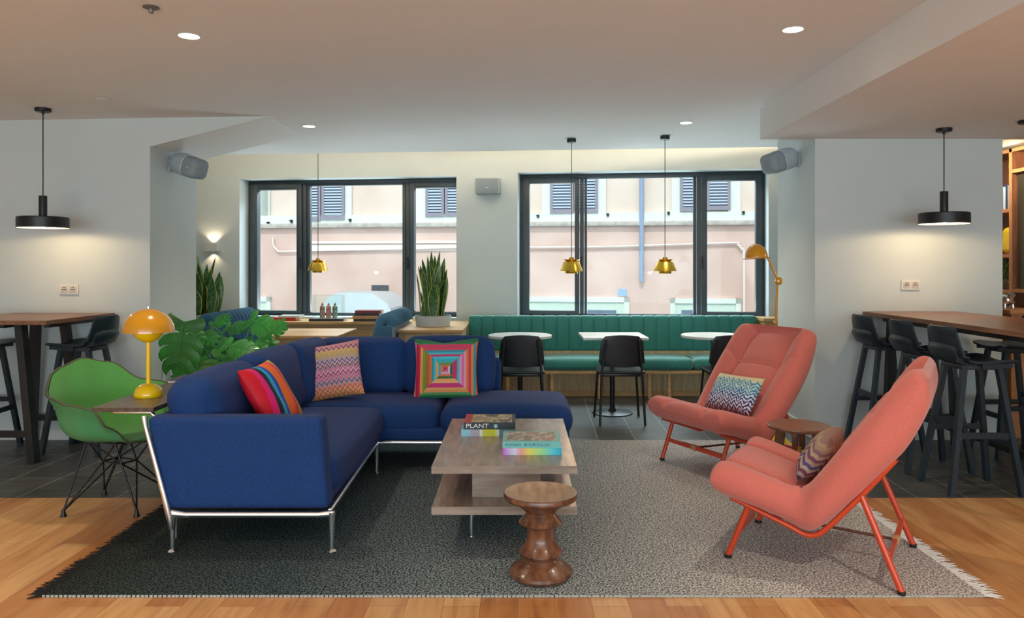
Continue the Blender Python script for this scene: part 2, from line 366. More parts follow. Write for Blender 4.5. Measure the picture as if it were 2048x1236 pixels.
# window wall (local frame: x along, y outwards; room face at y=-.27)
wl=[sx(500),sx(922)]; wr=[sx(1041),sx(1528)]
ZB1,ZT1=.775,2.458; ZB2,ZT2=.788,2.484
wb=MB()
T0,T1=-.27,.10
wb.box(-7,wl[0],T0,T1,0,3.05).box(wl[0],wl[1],T0,T1,0,ZB1).box(wl[0],wl[1],T0,T1,ZT1,3.05).box(wl[1],wr[0],T0,T1,0,3.05)
wb.box(wr[0],wr[1],T0,T1,0,ZB2).box(wr[0],wr[1],T0,T1,ZT2,3.05).box(wr[1],6.5,T0,T1,0,3.05)
o=wb.build('wall_back',WALL,None,0,M=LM); o['kind']='structure'
def window(name,x0,x1,zb,zt,panes,side_top,mid_top,handles,gz):
    root=bpy.data.objects.new(name,None); C.objects.link(root); root.matrix_world=LM; root['kind']='structure'
    e=.002
    s0,s1=x0+e,x1-e; g=[(sx(a),sx(b)) for a,b in panes]
    tops=[side_top,mid_top,side_top]; bots=[gz,gz-.045,gz]
    fr=MB(); D0,D1=-.045,.045
    cuts=[s0,(g[0][1]*.42+g[1][0]*.58),(g[1][1]*.58+g[2][0]*.42),s1]
    # outer frame
    fr.box(s0,s1,D0,D1,zt-.045,zt-e,.004).box(s0,s1,D0,D1,zb+e,zb+.035,.004).box(s0,s0+.04,D0,D1,zb+.03,zt-.04,.004).box(s1-.04,s1,D0,D1,zb+.03,zt-.04,.004)
    fr.box(cuts[1]-.022,cuts[1]+.022,D0,D1,zb+.03,zt-.04,.004).box(cuts[2]-.022,cuts[2]+.022,D0,D1,zb+.03,zt-.04,.004)
    fr.build('window_frame',ANTH,root,30)
    for i in range(3):
        a,b=g[i]; l,r=cuts[i],cuts[i+1]
        l+= .03 if i else .03; r-=.03
        k=-.065 if i!=1 else -.03
        sa=MB(); t=tops[i]; bo=bots[i]
        sa.box(min(l,a-.012),a,k,.03,zb+.03,zt-.035,.005).box(b,max(r,b+.012),k,.03,zb+.03,zt-.035,.005).box(a-.005,b+.005,k,.03,t,zt-.035,.005).box(a-.005,b+.005,k,.03,zb+.03,bo,.005)
        sh=sa.build('sash',ANTH,root,30)
        MB().box(a,b,-.004,.004,bo,t).build('pane',GLASS,sh,0)
    for hx in handles:
        s_=sx(hx); MB().box(s_-.012,s_+.012,-.078,-.064,1.36,1.50,.004).tube([(s_,-.07,1.47),(s_,-.105,1.47),(s_,-.108,1.45),(s_,-.108,1.35)],.008,8).build('handle',BLACKM,root)
    return root
window('window_1',wl[0],wl[1],ZB1,ZT1,[(519,597),(622,806),(831,915)],2.345,2.39,[605,818],.833)
window('window_2',wr[0],wr[1],ZB2,ZT2,[(1059.5,1150),(1174,1386),(1413,1510)],2.38,2.43,[1163,1403],.858)
# ================================================================== STREET
PINK=mat('pink_render','#d3b2a6',.9,col2='#e0c3b8',nscale=1.3,bump=.3,bscale=25,detail=6)
CREAM=mat('cream_render','#d9c2b3',.9,col2='#e2cfc2',nscale=1.5,detail=5)
MINT=mat('pale_stone_trim','#dde3d9',.8,noise=.03)
GREYST=mat('weathered_string_course','#b9b0a8',.9,noise=.15,nscale=8)
SHUT=mat('mauve_shutter','#8e8793',.6,noise=.05)
SLAT=mat('blue_grey_slats','#b9c3d3',.6)
SHUTB=mat('slat_gap_shadow','#4a5468',.8)
PIPE=mat('blue_grey_drainpipe','#8d9cb5',.5)
CABLE=mat('pale_cable','#e9dcd2',.6)
ASPH=mat('street_asphalt','#6d6b69',.9,noise=.15,nscale=12)
OFF=5.2
def fz(y,x=1035,off=OFF): return onp(x,y,off).z
def fs(x,off=OFF): return sx(x,off)
ZST=-1.1
bd=thing('facing_building','pink and cream rendered building with shuttered windows across the street','building')
bd.matrix_world=LM
zb_=fz(452,520); zb2=fz(437,1500); zband=(fz(447,760)+fz(442,1250))/2; 
MB().box(-9,11,OFF,OFF+.4,ZST,zband).build('lower_wall',PINK,bd,0)
MB().box(-9,11,OFF+.02,OFF+.4,zband,4.7).build('upper_wall',CREAM,bd,0)
MB().box(-9,11,OFF-.05,OFF+.02,zband,zband+.16).build('sill_band',MINT,bd,0)
MB().box(-9,11,OFF-.10,OFF+.02,zband-.09,zband,.02).build('string_course',GREYST,bd)
def shutter(xa,xb,yb):
    a,b=fs(xa,OFF-.06),fs(xb,OFF-.06); z0=fz(yb,(xa+xb)/2,OFF-.06); z1=z0+1.6
    m=MB(); y0,y1=OFF-.075,OFF-.03
    w=.055
    m.box(a,a+w,y0,y1,z0,z1).box(b-w,b,y0,y1,z0,z1).box(a+w,b-w,y0,y1,z0,z0+.08).box(a+w,b-w,y0,y1,z1-.08,z1)
    s_=m.build('shutter',SHUT,bd,0)
    k=MB(); z=z0+.1
    while z<z1-.1:
        k.box(a+w,b-w,y0+.008,y0+.014,z,z+.032); z+=.055
    k.build('louvres',SLAT,s_,0)
    MB().box(a+w,b-w,y1-.008,y1-.004,z0+.05,z1-.05).build('slat_gap_shade',SHUTB,s_,0)  # dark sheet put in as the shade between the slats
def surround(xa,xb,y):
    a,b=fs(xa),fs(xb); z0=fz(y,(xa+xb)/2); MB().box(a,a+.22,OFF-.03,OFF+.01,z0,z0+1.75).box(b-.22,b,OFF-.03,OFF+.01,z0,z0+1.75).build('window_surround',MINT,bd,0)
for a,b,y in ((612,641,443),(643,689,440),(851,888,434),(890,928,433),(1100,1147,427),(1150,1196,426),(1360,1406,423),(1413,1461,420)): shutter(a,b,y)
for a,b,y in ((519,538,448),(598,704,444),(832,946,438),(1084,1212,430),(1343,1480,424)): surround(a,b,y)
def frame_door(xa,xb,y):
    a,b=fs(xa),fs(xb); z=fz(y,(xa+xb)/2)
    MB().box(a,a+.09,OFF-.05,OFF,ZST,z).box(b-.09,b,OFF-.05,OFF,ZST,z).box(a,b,OFF-.05,OFF,z-.09,z).build('doorway_frame',MINT,bd,0)
    MB().box(a+.09,b-.09,OFF-.02,OFF,ZST,z-.09).build('doorway_panel',mat('pale_green_door','#cfe0d2',.7,noise=.03),bd,0)
for a,b,y in ((500,543,594),(1045,1258,594),(1340,1481,597)): frame_door(a,b,y)
for a,b in ((1175,1232),(1363,1392)):
    MB().box(fs(a),fs(b),OFF-.06,OFF-.02,fz(638,a),fz(620,a)).build('door_grille',mat('blue_grey_grille','#6d7b92',.6,noise=.1),bd,0)
MB().box(fs(744),fs(777),OFF-.03,OFF,fz(586,760),fz(570,760)).build('wall_vent',mat('dark_vent','#55565c',.7,noise=.3,nscale=30),bd,0)
MB().box(fs(1236),fs(1253),OFF-.02,OFF,fz(592,1245),fz(578,1245)).build('number_plate',mat('blue_number_plate','#8fb3ea',.5),bd,0)
MB().tube([(fs(1283),OFF-.08,4.7),(fs(1283),OFF-.08,fz(563,1283))],.045,10).build('drainpipe',PIPE,bd)
cb=MB(); cb.box(fs(622),fs(918),OFF-.05,OFF,fz(487,760),fz(482,760)); cb.box(fs(622),fs(940),OFF-.02,OFF,fz(502,760),fz(489,760))
pts=[(fs(548),OFF-.05,fz(475,548)),(fs(549),OFF-.05,fz(490,548)),(fs(556),OFF-.05,fz(500,556)),(fs(566),OFF-.05,fz(503,566)),(fs(640),OFF-.05,fz(501,640)),(fs(760),OFF-.05,fz(499,760)),(fs(935),OFF-.05,fz(495,935))]
cb.tube(crom(pts,4),.018,6)
pts=[(fs(1050),OFF-.05,fz(495,1050)),(fs(1180),OFF-.05,fz(494,1180)),(fs(1300),OFF-.05,fz(491,1300)),(fs(1460),OFF-.05,fz(486,1460)),(fs(1474),OFF-.05,fz(489,1474)),(fs(1483),OFF-.05,fz(500,1483)),(fs(1487),OFF-.05,fz(525,1487)),(fs(1487),OFF-.05,ZST)]
cb.tube(crom(pts,4),.022,6)
cb.build('cable',CABLE,bd)
for i,(x,y) in enumerate(((540,447),(586,443),(703,441),(1077,433),(1216,430),(1337,427),(1486,426))):
    s_=fs(x); z=fz(y,x); MB().box(s_-.02,s_+.02,OFF-.08,OFF-.05,z-.03,z+.03).box(s_-.035,s_-.01,OFF-.10,OFF-.08,z+.0,z+.02).build('shutter_catch',BLACKM,bd,0)
struct('ground',MB().box(-9,11,.1,OFF+.4,ZST-.1,ZST),ASPH).matrix_world=LM
# parked white car: its roof and windscreen show above the sill
car=thing('parked_car','white rounded car parked across the street below window left of centre','car'); 
CARM=mat('white_car_paint','#b4bbc0',.35,noise=.02,coat=.3); CARG=mat('pale_car_glass','#8c9aa4',.15)
cM=LM@Matrix.Translation((0,OFF-1.25,0)); car.matrix_world=cM
ox=sx(690,OFF-1.25)
prof=[(0,.25),(0,.62),(.12,.78),(.95,.92),(1.45,1.36),(1.75,1.43),(2.75,1.42),(3.15,1.30),(3.55,.98),(3.95,.86),(4.02,.55),(4.0,.25)]
zoff=ZST; hs=(fz(583,740,OFF-1.25)-ZST)/1.43
def carsec(i,j):
    x,z=prof[i]; w=[-.8,-.78,-.66,0,.66,.78,.8][j]; top=[.25,.75,1,1.01,1,.75,.25][j]
    return Vector((ox-1.0+x*.62,w*.9,zoff+(.25+(z-.25)*top)*hs))
MB().grid(carsec,12,7).build('body',CARM,car,50)
mg=MB()
for i0,i1 in ((3,4),(7,8)):
    def q(i,j,i0=i0,i1=i1):
        a=carsec(i0,2+j);b=carsec(i1,2+j); t=.2+.6*i; p=a*(1-t)+b*t; p.z+=.012; p.y*=.9; return p
    mg.grid(q,2,3)
mg.build('windscreen',CARG,car)
for x in (.7,2.3):
    MB().tube([(ox-1.0+x*1.0*.8,-.74,zoff+.29),(ox-1.0+x*.8,.74,zoff+.29)],.29,20).build('wheel',BLACKM,car)
# ================================================================== CEILING FITTINGS
DK=(ZC-H)/(2.577-H)
for i,(x,y,r,lb) in enumerate(((378,71,.05,'round recessed downlight at upper left of the ceiling'),(1586,58,.05,'round recessed downlight at upper right of the ceiling beside soffit'),(618,252,.05,'small recessed downlight near left window, beyond the sloped soffit'),(1372,245,.05,'small recessed downlight in front of right window, left of the speaker'))):
    p=ceilpt(x,y)
    t=thing('downlight',lb,'ceiling light',(p.x,p.y,p.z),0,'recessed downlights')
    MB().lathe([(r,0),(r+.008,-.001),(r+.010,-.004),(r+.004,-.006),(r,-.003)],n=32).build('ring',WHITEM,t)
    MB().lathe([(0,-.0035),(r,-.0035),(r,-.0005),(0,-.0005)],n=32).build('lens',EM,t)
    spot('downlight_beam',(p.x,p.y,p.z-.02),48,(1,.86,.66),100,.8)
p=ceilpt(302,14)
t=thing('sprinkler_head','small grey sprinkler rosette on the ceiling at upper left','sprinkler',(p.x,p.y,p.z))
MB().lathe([(0,-.001),(.035,-.001),(.038,-.004),(.03,-.008),(.012,-.012),(.010,-.028),(0,-.028)],n=24).build('rosette',mat('dull_sprinkler_metal','#807b72',.5,metal=.5),t)
p=ceilpt(205,198)
t=MB().lathe([(0,-.001),(.045,-.001),(.048,-.006),(.04,-.010),(0,-.010)],(p.x,p.y,p.z),n=32).build('smoke_detector',WHITEM); tag(t,'flat white round smoke detector plate on the ceiling at left','smoke detector')
p=P(2052,241,(ZS-H)*F/(CY-241))
t=MB().lathe([(0,0),(.05,0),(.05,-.02),(.04,-.025),(0,-.025)],(p.x,p.y,ZS),n=24).build('spotlight_mount',BLACKM); tag(t,'black round spotlight mount cut by the right picture edge on soffit','ceiling light')
# black disc pendants
SHIN=mat('white_shade_lining','#f3ead8',.6)
def black_pendant(x,ytop,zc,zb,label):
    Y=min(5.78,(zc-H)*F/(CY-ytop)); X=(x-CX)*Y/F
    t=thing('black_pendant_lamp',label,'pendant lamp',(X,Y,zc),0,'black disc pendants over the high tables')
    MB().lathe([(0,0),(.055,0),(.055,-.022),(.05,-.026),(.012,-.028),(.008,-.045),(0,-.045)],n=32).build('canopy',BLACKM,t)
    h=zb-zc
    MB().tube([(0,0,-.04),(0,0,h+.23)],.004,8).build('cord',BLACKM,t)
    MB().lathe([(0,h+.24),(.027,h+.24),(.028,h+.236),(.028,h+.078),(0,h+.078)],n=28).build('stem',BLACKM,t)
    R=.172
    MB().lathe([(0,h+.082),(R-.006,h+.082),(R,h+.076),(R,h),(R-.004,h),(R-.004,h+.0705)],n=56).build('shade',BLACKM,t)
    MB().lathe([(R-.0045,h+.001),(R-.0045,h+.071),(0,h+.071)],n=56).build('lining',SHIN,t)
    MB().lathe([(0,h+.004),(.012,h+.007),(.016,h+.016),(.010,h+.0265),(0,h+.027)],n=20).lathe([(0,h+.034),(.02,h+.036),(.012,h+.07)],n=16).build('bulb',EMW,t)
    point('pendant_glow',(X,Y,zb+.030),13 if X<0 else 19,(1,.70,.40),.028)
    return t
black_pendant(86,217,zcf(-3.55),1.672,'black flat disc pendant lamp over the left high table')
black_pendant(1888,257,ZS,1.70,'black flat disc pendant lamp over the right high table')
# brass pendants
def brass(x,Y,zc,label,first=[None]):
    X=(x-CX)*Y/F; zt=1.475
    if first[0] is None:
        t=thing('brass_pendant_lamp',label,'pendant lamp',(X,Y,zt),0,'tiered brass pendants')
        MB().lathe([(.0,0),(.022,0),(.024,-.004),(.024,-.03),(.0,-.03)],n=28).build('socket_cap',BRASS,t)
        MB().lathe([(.030,-.045),(.045,-.045),(.078,-.022),(.080,-.022),(.046,-.047),(.03,-.047)],n=48).build('upper_collar',BRASS,t)
        MB().lathe([(.024,-.03),(.052,-.042),(.075,-.045),(.078,-.048),(.112,-.135),(.110,-.135),(.074,-.050),(.05,-.047)],n=56).build('shade',BRASS,t)
        MB().lathe([(.062,-.12),(.062,-.152),(.058,-.158),(.056,-.158),(.060,-.15),(.060,-.12)],n=48).build('lower_ring',BRASS,t)
        MB().lathe([(0,-.145),(.018,-.14),(.028,-.12),(.02,-.10),(0,-.095)],n=20).build('bulb',EMW,t)
        MB().tube([(0,0,0),(0,0,zc-zt)],.0035,8).build('cord',BLACKM,t)
        MB().lathe([(0,zc-zt),(.045,zc-zt),(.045,zc-zt-.035),(.04,zc-zt-.038),(0,zc-zt-.038)],n=32).build('canopy',BLACKM,t)
        first[0]=t
    else: t=dup(first[0],(X,Y,zt),0,label)
    if X>1:
        for c in t.children:
            if c.name.startswith('canopy'): c.location.z=zcf(X)-zc
    point('brass_glow',(X,Y,zt-.17),2.5,WARM,.03)
    return t
Yb=7.40
ZC=zcf(.5)
brass(1143,Yb,ZC,'tiered brass pendant lamp over the round white table, middle one')
brass(1330,Yb-.08,ZC,'tiered brass pendant lamp hanging before right window, rightmost')
t=brass(636,8.42,ZC,'tiered brass pendant lamp hanging before left window, over the oak table')
for c in t.children:
    if c.name.startswith('canopy'): c.location.z=3.02-ZC
    if c.name.startswith('cord'): c.scale.z=(3.02-1.475)/(ZC-1.475)
# cove light strip on top of the ceiling edge
cv=area('cove_strip_glow',(0,cedge(0)-.12,zcf(0)+.19),8.5,38,(1,.78,.52),(0,.75,.65),.04)
cv.rotation_euler=(Matrix.Rotation(math.atan2(.014,1),3,'Z')@Vector((0,.8,.6)).to_track_quat('-Z','Y').to_matrix()).to_euler()
# speakers
def speaker(px,py,Y,side,label):
    c=P(px,py,Y); t=thing('wall_speaker',label,'speaker',c,0,'corner loudspeakers')
    # local: x = firing direction, rotated to look down and slightly to the viewer
    yaw=math.radians(-22) if side>0 else math.radians(180+22)
    M=Matrix.Rotation(yaw,4,'Z')@Matrix.Rotation(math.radians(18),4,'Y')
    MB().soft((-.035,0,0),(.235,.20,.185),.085,(0,0,0),6).build('cabinet',GREYSP,t,70,M=M)
    MB().soft((.075,0,0),(.17,.185,.170),.045,(.012,0,0),6).build('grille',GREYGR,t,70,M=M)
    ring=[(.030,.0975*math.copysign(abs(math.cos(a))**.6,math.cos(a)),.0905*math.copysign(abs(math.sin(a))**.6,math.sin(a))) for a in [2*pi*k/40 for k in range(40)]]
    MB().tube(ring,.003,6,closed=True).build('seam_ring',WHITEM,t,60,M=M)
    MB().box(.09,.105,-.0945,-.0925,-.004,.004).build('badge',WHITEM,t,M=M)
    wx=(XL+.002 if side>0 else XR-.002)-c.x
    MB().tube([(wx,0.02,0),(wx+side*.08,.02,0)],.022,12).box(min(wx,wx+side*.015),max(wx,wx+side*.015),-.03,.07,-.05,.05,.004).build('bracket',GREYSP,t)
speaker(375,331,6.42,1,'pale grey rounded loudspeaker on the left pier under sloped soffit')
speaker(1562,321,6.42,-1,'pale grey rounded loudspeaker on the right pier, tilted down')
p=onp(978,374,-.27)
t=thing('wall_speaker','flat grey rectangular loudspeaker on the wall between both windows','speaker')
t.matrix_world=Matrix.Translation(p)@Matrix.Rotation(math.atan2(d.y,d.x),4,'Z')
MB().soft((0,-.06,0),(.285,.11,.185),.012,n=3).build('cabinet',GREYSP,t)
MB().soft((-.008,-.118,0),(.262,.012,.178),.005,n=3).build('grille',GREYGR,t)
MB().box(-.02,.02,-.127,-.123,-.022,-.014).build('badge',WHITEM,t)
# sconce
p=onp(428,495,-.27)
t=thing('wall_sconce','white box wall light glowing up and down beside the left window','wall light')
t.matrix_world=Matrix.Translation(p)@Matrix.Rotation(math.atan2(d.y,d.x),4,'Z')
MB().box(-.08,.08,-.09,0,-.047,-.044).box(-.08,.08,-.09,-.087,-.047,.047).box(-.08,-.077,-.09,0,-.047,.047).box(.077,.08,-.09,0,-.047,.047).build('housing',WHITEM,t)
MB().box(-.025,.025,-.06,-.03,-.01,.01,.004).build('lamp_module',EMP,t)
a_=LM.to_3x3()@Vector((0,-.045,0))
spot('sconce_up',p+a_+Vector((0,0,.05)),3.2,WARM,120,.5,(0,.0,1),.02)
spot('sconce_down',p+a_+Vector((0,0,-.05)),2.4,WARM,120,.5,(0,.0,-1),.02)
# sockets
def outlet(x,y,label):
    c=P(x,y,YW-.001); t=thing('wall_socket',label,'wall socket',c,0,'double wall sockets')
    MB().soft((0,-.006,0),(.152,.012,.082),.004,n=2).build('plate',WHITEM,t)
    for s_ in (-1,1):
        MB().box(s_*.034-.028,s_*.034+.028,-.0135,-.0115,-.028,.028,.0006).build('insert',mat('socket_insert','#c9c7c0',.5),t)
        m=MB()
        for k in (-1,0,1): m.lathe([(0,-.001),(.005,-.001),(.005,.001),(0,.001)],n=10,M=Matrix.Translation((s_*.034+k*.013,-.0142,0))@Matrix.Rotation(pi/2,4,'X'))
        m.box(s_*.034-.012,s_*.034+.012,-.0145,-.0137,.012,.018); m.build('contacts',mat('dark_contacts','#55524d',.6),t)
outlet(139,579,'white double wall socket above the left high table')
outlet(1820.5,570,'white double wall socket above the right high table')
# ================================================================== RUG
def rugm():
    m,nt,b,tc,s_=base('woven_gradient_rug',.95,.1)
    n=nd(nt,'ShaderNodeTexNoise'); n.inputs['Scale'].default_value=115; n.inputs['Detail'].default_value=2; n.inputs['Roughness'].default_value=.7; nt.links.new(tc.outputs['Object'],n.inputs[0])
    g=mth(nt,'MULTIPLY_ADD',s_.outputs['X'],.25,.5)
    dark=ramp(nt,[(0,'#0b0d0d'),(.3,'#10191d'),(.5,'#273338'),(.75,'#66686a'),(1,'#77767a')],'LINEAR'); nt.links.new(g,dark.inputs[0])
    lite=ramp(nt,[(0,'#3a4038'),(.25,'#5c6b70'),(.5,'#a9b6ba'),(.75,'#dedad5'),(1,'#ebe5df')],'LINEAR'); nt.links.new(g,lite.inputs[0])
    f=ramp(nt,[(.44,'#000000'),(.58,'#ffffff')],'LINEAR'); nt.links.new(n.outputs[0],f.inputs[0])
    mx=nd(nt,'ShaderNodeMix',data_type='RGBA'); nt.links.new(f.outputs[0],mx.inputs[0]); nt.links.new(dark.outputs[0],mx.inputs[6]); nt.links.new(lite.outputs[0],mx.inputs[7])
    nt.links.new(mx.outputs[2],b.inputs['Base Color'])
    bp=nd(nt,'ShaderNodeBump'); bp.inputs['Strength'].default_value=.6; bp.inputs['Distance'].default_value=.006; nt.links.new(n.outputs[0],bp.inputs['Height']); nt.links.new(bp.outputs[0],b.inputs['Normal'])
    return m
RX0,RX1,RY0,RY1=-1.99,1.96,3.18,6.03; RC=Vector(((RX0+RX1)/2,(RY0+RY1)/2,0))
rug=thing('area_rug','large woven rug fading from black at left to pale grey at right','rug',RC)
hw=(RX1-RX0)/2; hd=(RY1-RY0)/2; RT=.008
MB().box(-hw,hw,-hd,hd,.0005,RT,.002,1).build('pile',rugm(),rug,0)
def fringe(side,m):
    b=MB(); y=-hd
    while y<hd:
        L=random.uniform(.03,.085); dy=random.uniform(-.035,.035); x0=side*hw
        b.tube([(x0-side*.004,y,.006),(x0+side*L*.5,y+dy*.5,.007),(x0+side*L,y+dy,.003)],[.0032,.003,.0012],4); y+=random.uniform(.003,.007)
    tag(b.build('fringe',m,rug),kind='stuff')
fringe(-1,mat('black_fringe','#0c0d0d',.9,noise=.2)); fringe(1,mat('white_fringe','#d5d3cf',.9,noise=.05))
b=MB(); x=-hw
while x<hw-.01:
    b.box(x,x+.013,-hd-.002,-hd+.004,.001,RT+.0010); x+=random.uniform(.015,.020)
tag(b.build('edge_stitching',mat('stitch_yarn','#a9aca8',.9),rug,0),kind='stuff')
# ================================================================== SOFA
sofa=thing('corner_sofa','navy blue L-shaped corner sofa on slim polished aluminium legs','sofa',(-1.3,4.6,RT))
sI=Matrix.Translation((1.3,-4.6,-RT))
def sb(mb,name,m,sm=60): return mb.build(name,m,sofa,sm,M=sI)
# arm panel (slightly wider at the top)
b=bmesh.new(); xs0,xs1=-1.70,-.912
MBa=MB().soft((0,0,0),(1,.13,.445),.035,(0,.004,0),6)
for v in MBa.bm.verts:
    t_=(v.co.z+.2225)/.445; u_=v.co.x+.5
    xl=-1.695+(-1.795+1.695)*t_; xr=-.908+(-.945+.908)*t_
    v.co.x=xl+(xr-xl)*u_; v.co.y=3.725+v.co.y; v.co.z=.435+v.co.z
sb(MBa,'arm_panel',BLUE)
# base body
sb(MB().box(-1.70,-.93,3.80,5.98,.205,.30,.02),'base_frame',NAVY)
sb(MB().box(-.94,.35,5.10,5.98,.205,.30,.02),'base_frame',BLUE)
# outer back panels
Mb=MB().soft((0,0,0),(.10,2.26,.42),.04,n=5)
for v in Mb.bm.verts:
    v.co.x+= -1.735-.05*(v.co.z/.42); v.co.y+=4.87; v.co.z+=.44
sb(Mb,'back_panel',NAVY)
sb(MB().soft((-.93,5.93,.45),(1.60,.10,.46),.045,n=5),'back_panel',BLUE)
# seats
sb(MB().soft((-1.30,4.46,.345),(.80,1.36,.20),.075,(.006,0,.02),8),'seat_cushion',NAVY)
sb(MB().soft((-1.09,5.42,.345),(1.13,.62,.20),.07,(0,.006,.02),8),'seat_cushion',BLUE)
sb(MB().soft((-.075,5.42,.345),(.90,.72,.20),.09,(0,.006,.03),8),'seat_cushion',BLUE)
# back cushions, leaning
def bc(c,size,rx,ry,rz,m,bul=.03,r=.075):
    M=sI@Matrix.Translation(c)@Euler((rx,ry,rz)).to_matrix().to_4x4()
    MB().soft((0,0,0),size,r,(bul,bul,.01),8).build('back_cushion',m,sofa,60,M=M)
bc((-1.625,4.15,.622),(.26,.74,.42),0,-.20,0,NAVY,.025,.10)
bc((-1.575,4.86,.64),(.21,.68,.43),0,-.22,-.03,NAVY,.03)
bc((-1.52,5.44,.64),(.22,.58,.43),0,-.22,-.10,NAVY,.03)
bc((-1.17,5.74,.635),(.66,.20,.42),-.20,0,0,BLUE,.02)
bc((-.515,5.74,.64),(.66,.20,.43),-.20,0,0,BLUE,.02)
# aluminium understructure
def sleg(x,y,top=.20):
    sb(MB().tube([(x,y,RT+.012),(x,y,.09),(x,y,.17),(x,y,top)],[.011,.012,.016,.020],14).lathe([(0,RT),(.020,RT),(.022,RT+.004),(.012,RT+.014),(0,RT+.016)],(x,y,0),20),'leg',CHROME,40)
for x,y in ((-1.666,3.67),(-.897,3.67),(-.937,5.06),(.33,5.06),(-1.666,5.96),(.33,5.96)): sleg(x,y)
sb(MB().tube([(-1.67,3.672,.195),(-1.60,3.672,.187),(-.96,3.672,.187),(-.888,3.672,.194)],[.022,.016,.016,.020],14).tube([(-.93,5.06,.213),(.33,5.06,.213)],.014,12).tube([(-.905,3.67,.205),(-.937,5.06,.213)],.012,10).tube([(-1.69,3.67,.197),(-1.69,5.96,.205),(.33,5.96,.205)],.012,10),'rail',CHROME,50)
sb(MB().tube([(-1.667,3.66,.12),(-1.674,3.656,.18),(-1.702,3.652,.30),(-1.788,3.652,.62),(-1.800,3.665,.662)],[.011,.016,.013,.010,.014],12),'side_strut',CHROME,50)
# ================================================================== PILLOWS
def pillow(name,mtl,w,h,t,c,right,up,label,ear=.06,bend=0,dent=0):
    R=Vector(right).normalized(); U=Vector(up); U=(U-R*U.dot(R)).normalized(); N=R.cross(U)
    M=Matrix(((R.x,U.x,N.x,c[0]),(R.y,U.y,N.y,c[1]),(R.z,U.z,N.z,c[2]),(0,0,0,1)))
    n=24; b=bmesh.new(); 
    def q(u,v,s):
        pin=1-ear*(1-v*v); pinv=1-ear*(1-u*u)
        x=u*w/2*pin; y=v*h/2*pinv
        if v>0: y-=dent*h*math.exp(-((u+.05)/.35)**2)*v
        z=s*t/2*((1-u**4)*(1-v**4))**.6*(1+.06*math.sin(7*u+3*v)*(1-u*u)*(1-v*v))
        z+=bend*(u*u)
        return Vector((x,y,z))
    G={}
    for s in (1,-1):
        for i in range(n+1):
            for j in range(n+1):
                u=math.sin((i/n-.5)*pi); v=math.sin((j/n-.5)*pi)
                if s==-1 and (i in(0,n) or j in (0,n)): G[(i,j,s)]=G[(i,j,1)]
                else: G[(i,j,s)]=b.verts.new(q(u,v,s))
    for s in (1,-1):
        for i in range(n):
            for j in range(n):
                f=[G[(i,j,s)],G[(i+1,j,s)],G[(i+1,j+1,s)],G[(i,j+1,s)]]
                try: b.faces.new(f if s>0 else f[::-1])
                except ValueError: pass
    mb=MB(); mb.merge(b); o=mb.build(name,mtl,None,80); o.matrix_world=M
    tag(o,label,'cushion','cushions on the sofa' if name=='throw_pillow' else 'cushions on the coral armchairs'); return o
def zigzag(name,cols,h,w,per,amp,noise=.0,axis='Y'):
    m,nt,b,tc,s_=base(name,.85,.2)
    u=mth(nt,'MULTIPLY',s_.outputs['X'],1/per); tri=mth(nt,'PINGPONG',u,.5)
    v=mth(nt,'MULTIPLY_ADD',s_.outputs['Y'],1/h,.5); vv=mth(nt,'MULTIPLY_ADD',tri,amp,v)
    if noise:
        n=nd(nt,'ShaderNodeTexNoise'); n.inputs['Scale'].default_value=60; nt.links.new(tc.outputs['Object'],n.inputs[0])
        vv=mth(nt,'MULTIPLY_ADD',n.outputs[0],noise,vv)
    N=len(cols); st=[(i/N,c) for i,c in enumerate(cols)]
    r=ramp(nt,st); nt.links.new(vv,r.inputs[0]); nt.links.new(r.outputs[0],b.inputs['Base Color']); bumpn(nt,b,tc,300,.4); return m
Z1=zigzag('chevron_knit',['#d9a05c','#e8b070','#d97a60','#f0c48a','#d86a70','#e9a58a','#b6a0b8','#7a6a98','#cfb0b8','#d86a9a','#c9a9bd','#b83a80','#d9c3cc','#e06aa0','#b9a6b4','#8a5a70','#d8c0c8','#6f6098','#c8b6b0','#b8a4b0','#d9b46a','#c9b090','#e0b860','#d8b8a8','#a04a78','#d8b0b0','#d890a0'],.40,.40,.034,.15)
pillow('throw_pillow',Z1,.45,.41,.14,(-1.325,5.36,.645),(1,.12,.16),(-.30,.42,.9),'square pink and yellow chevron knit cushion, second from left on sofa',.05)
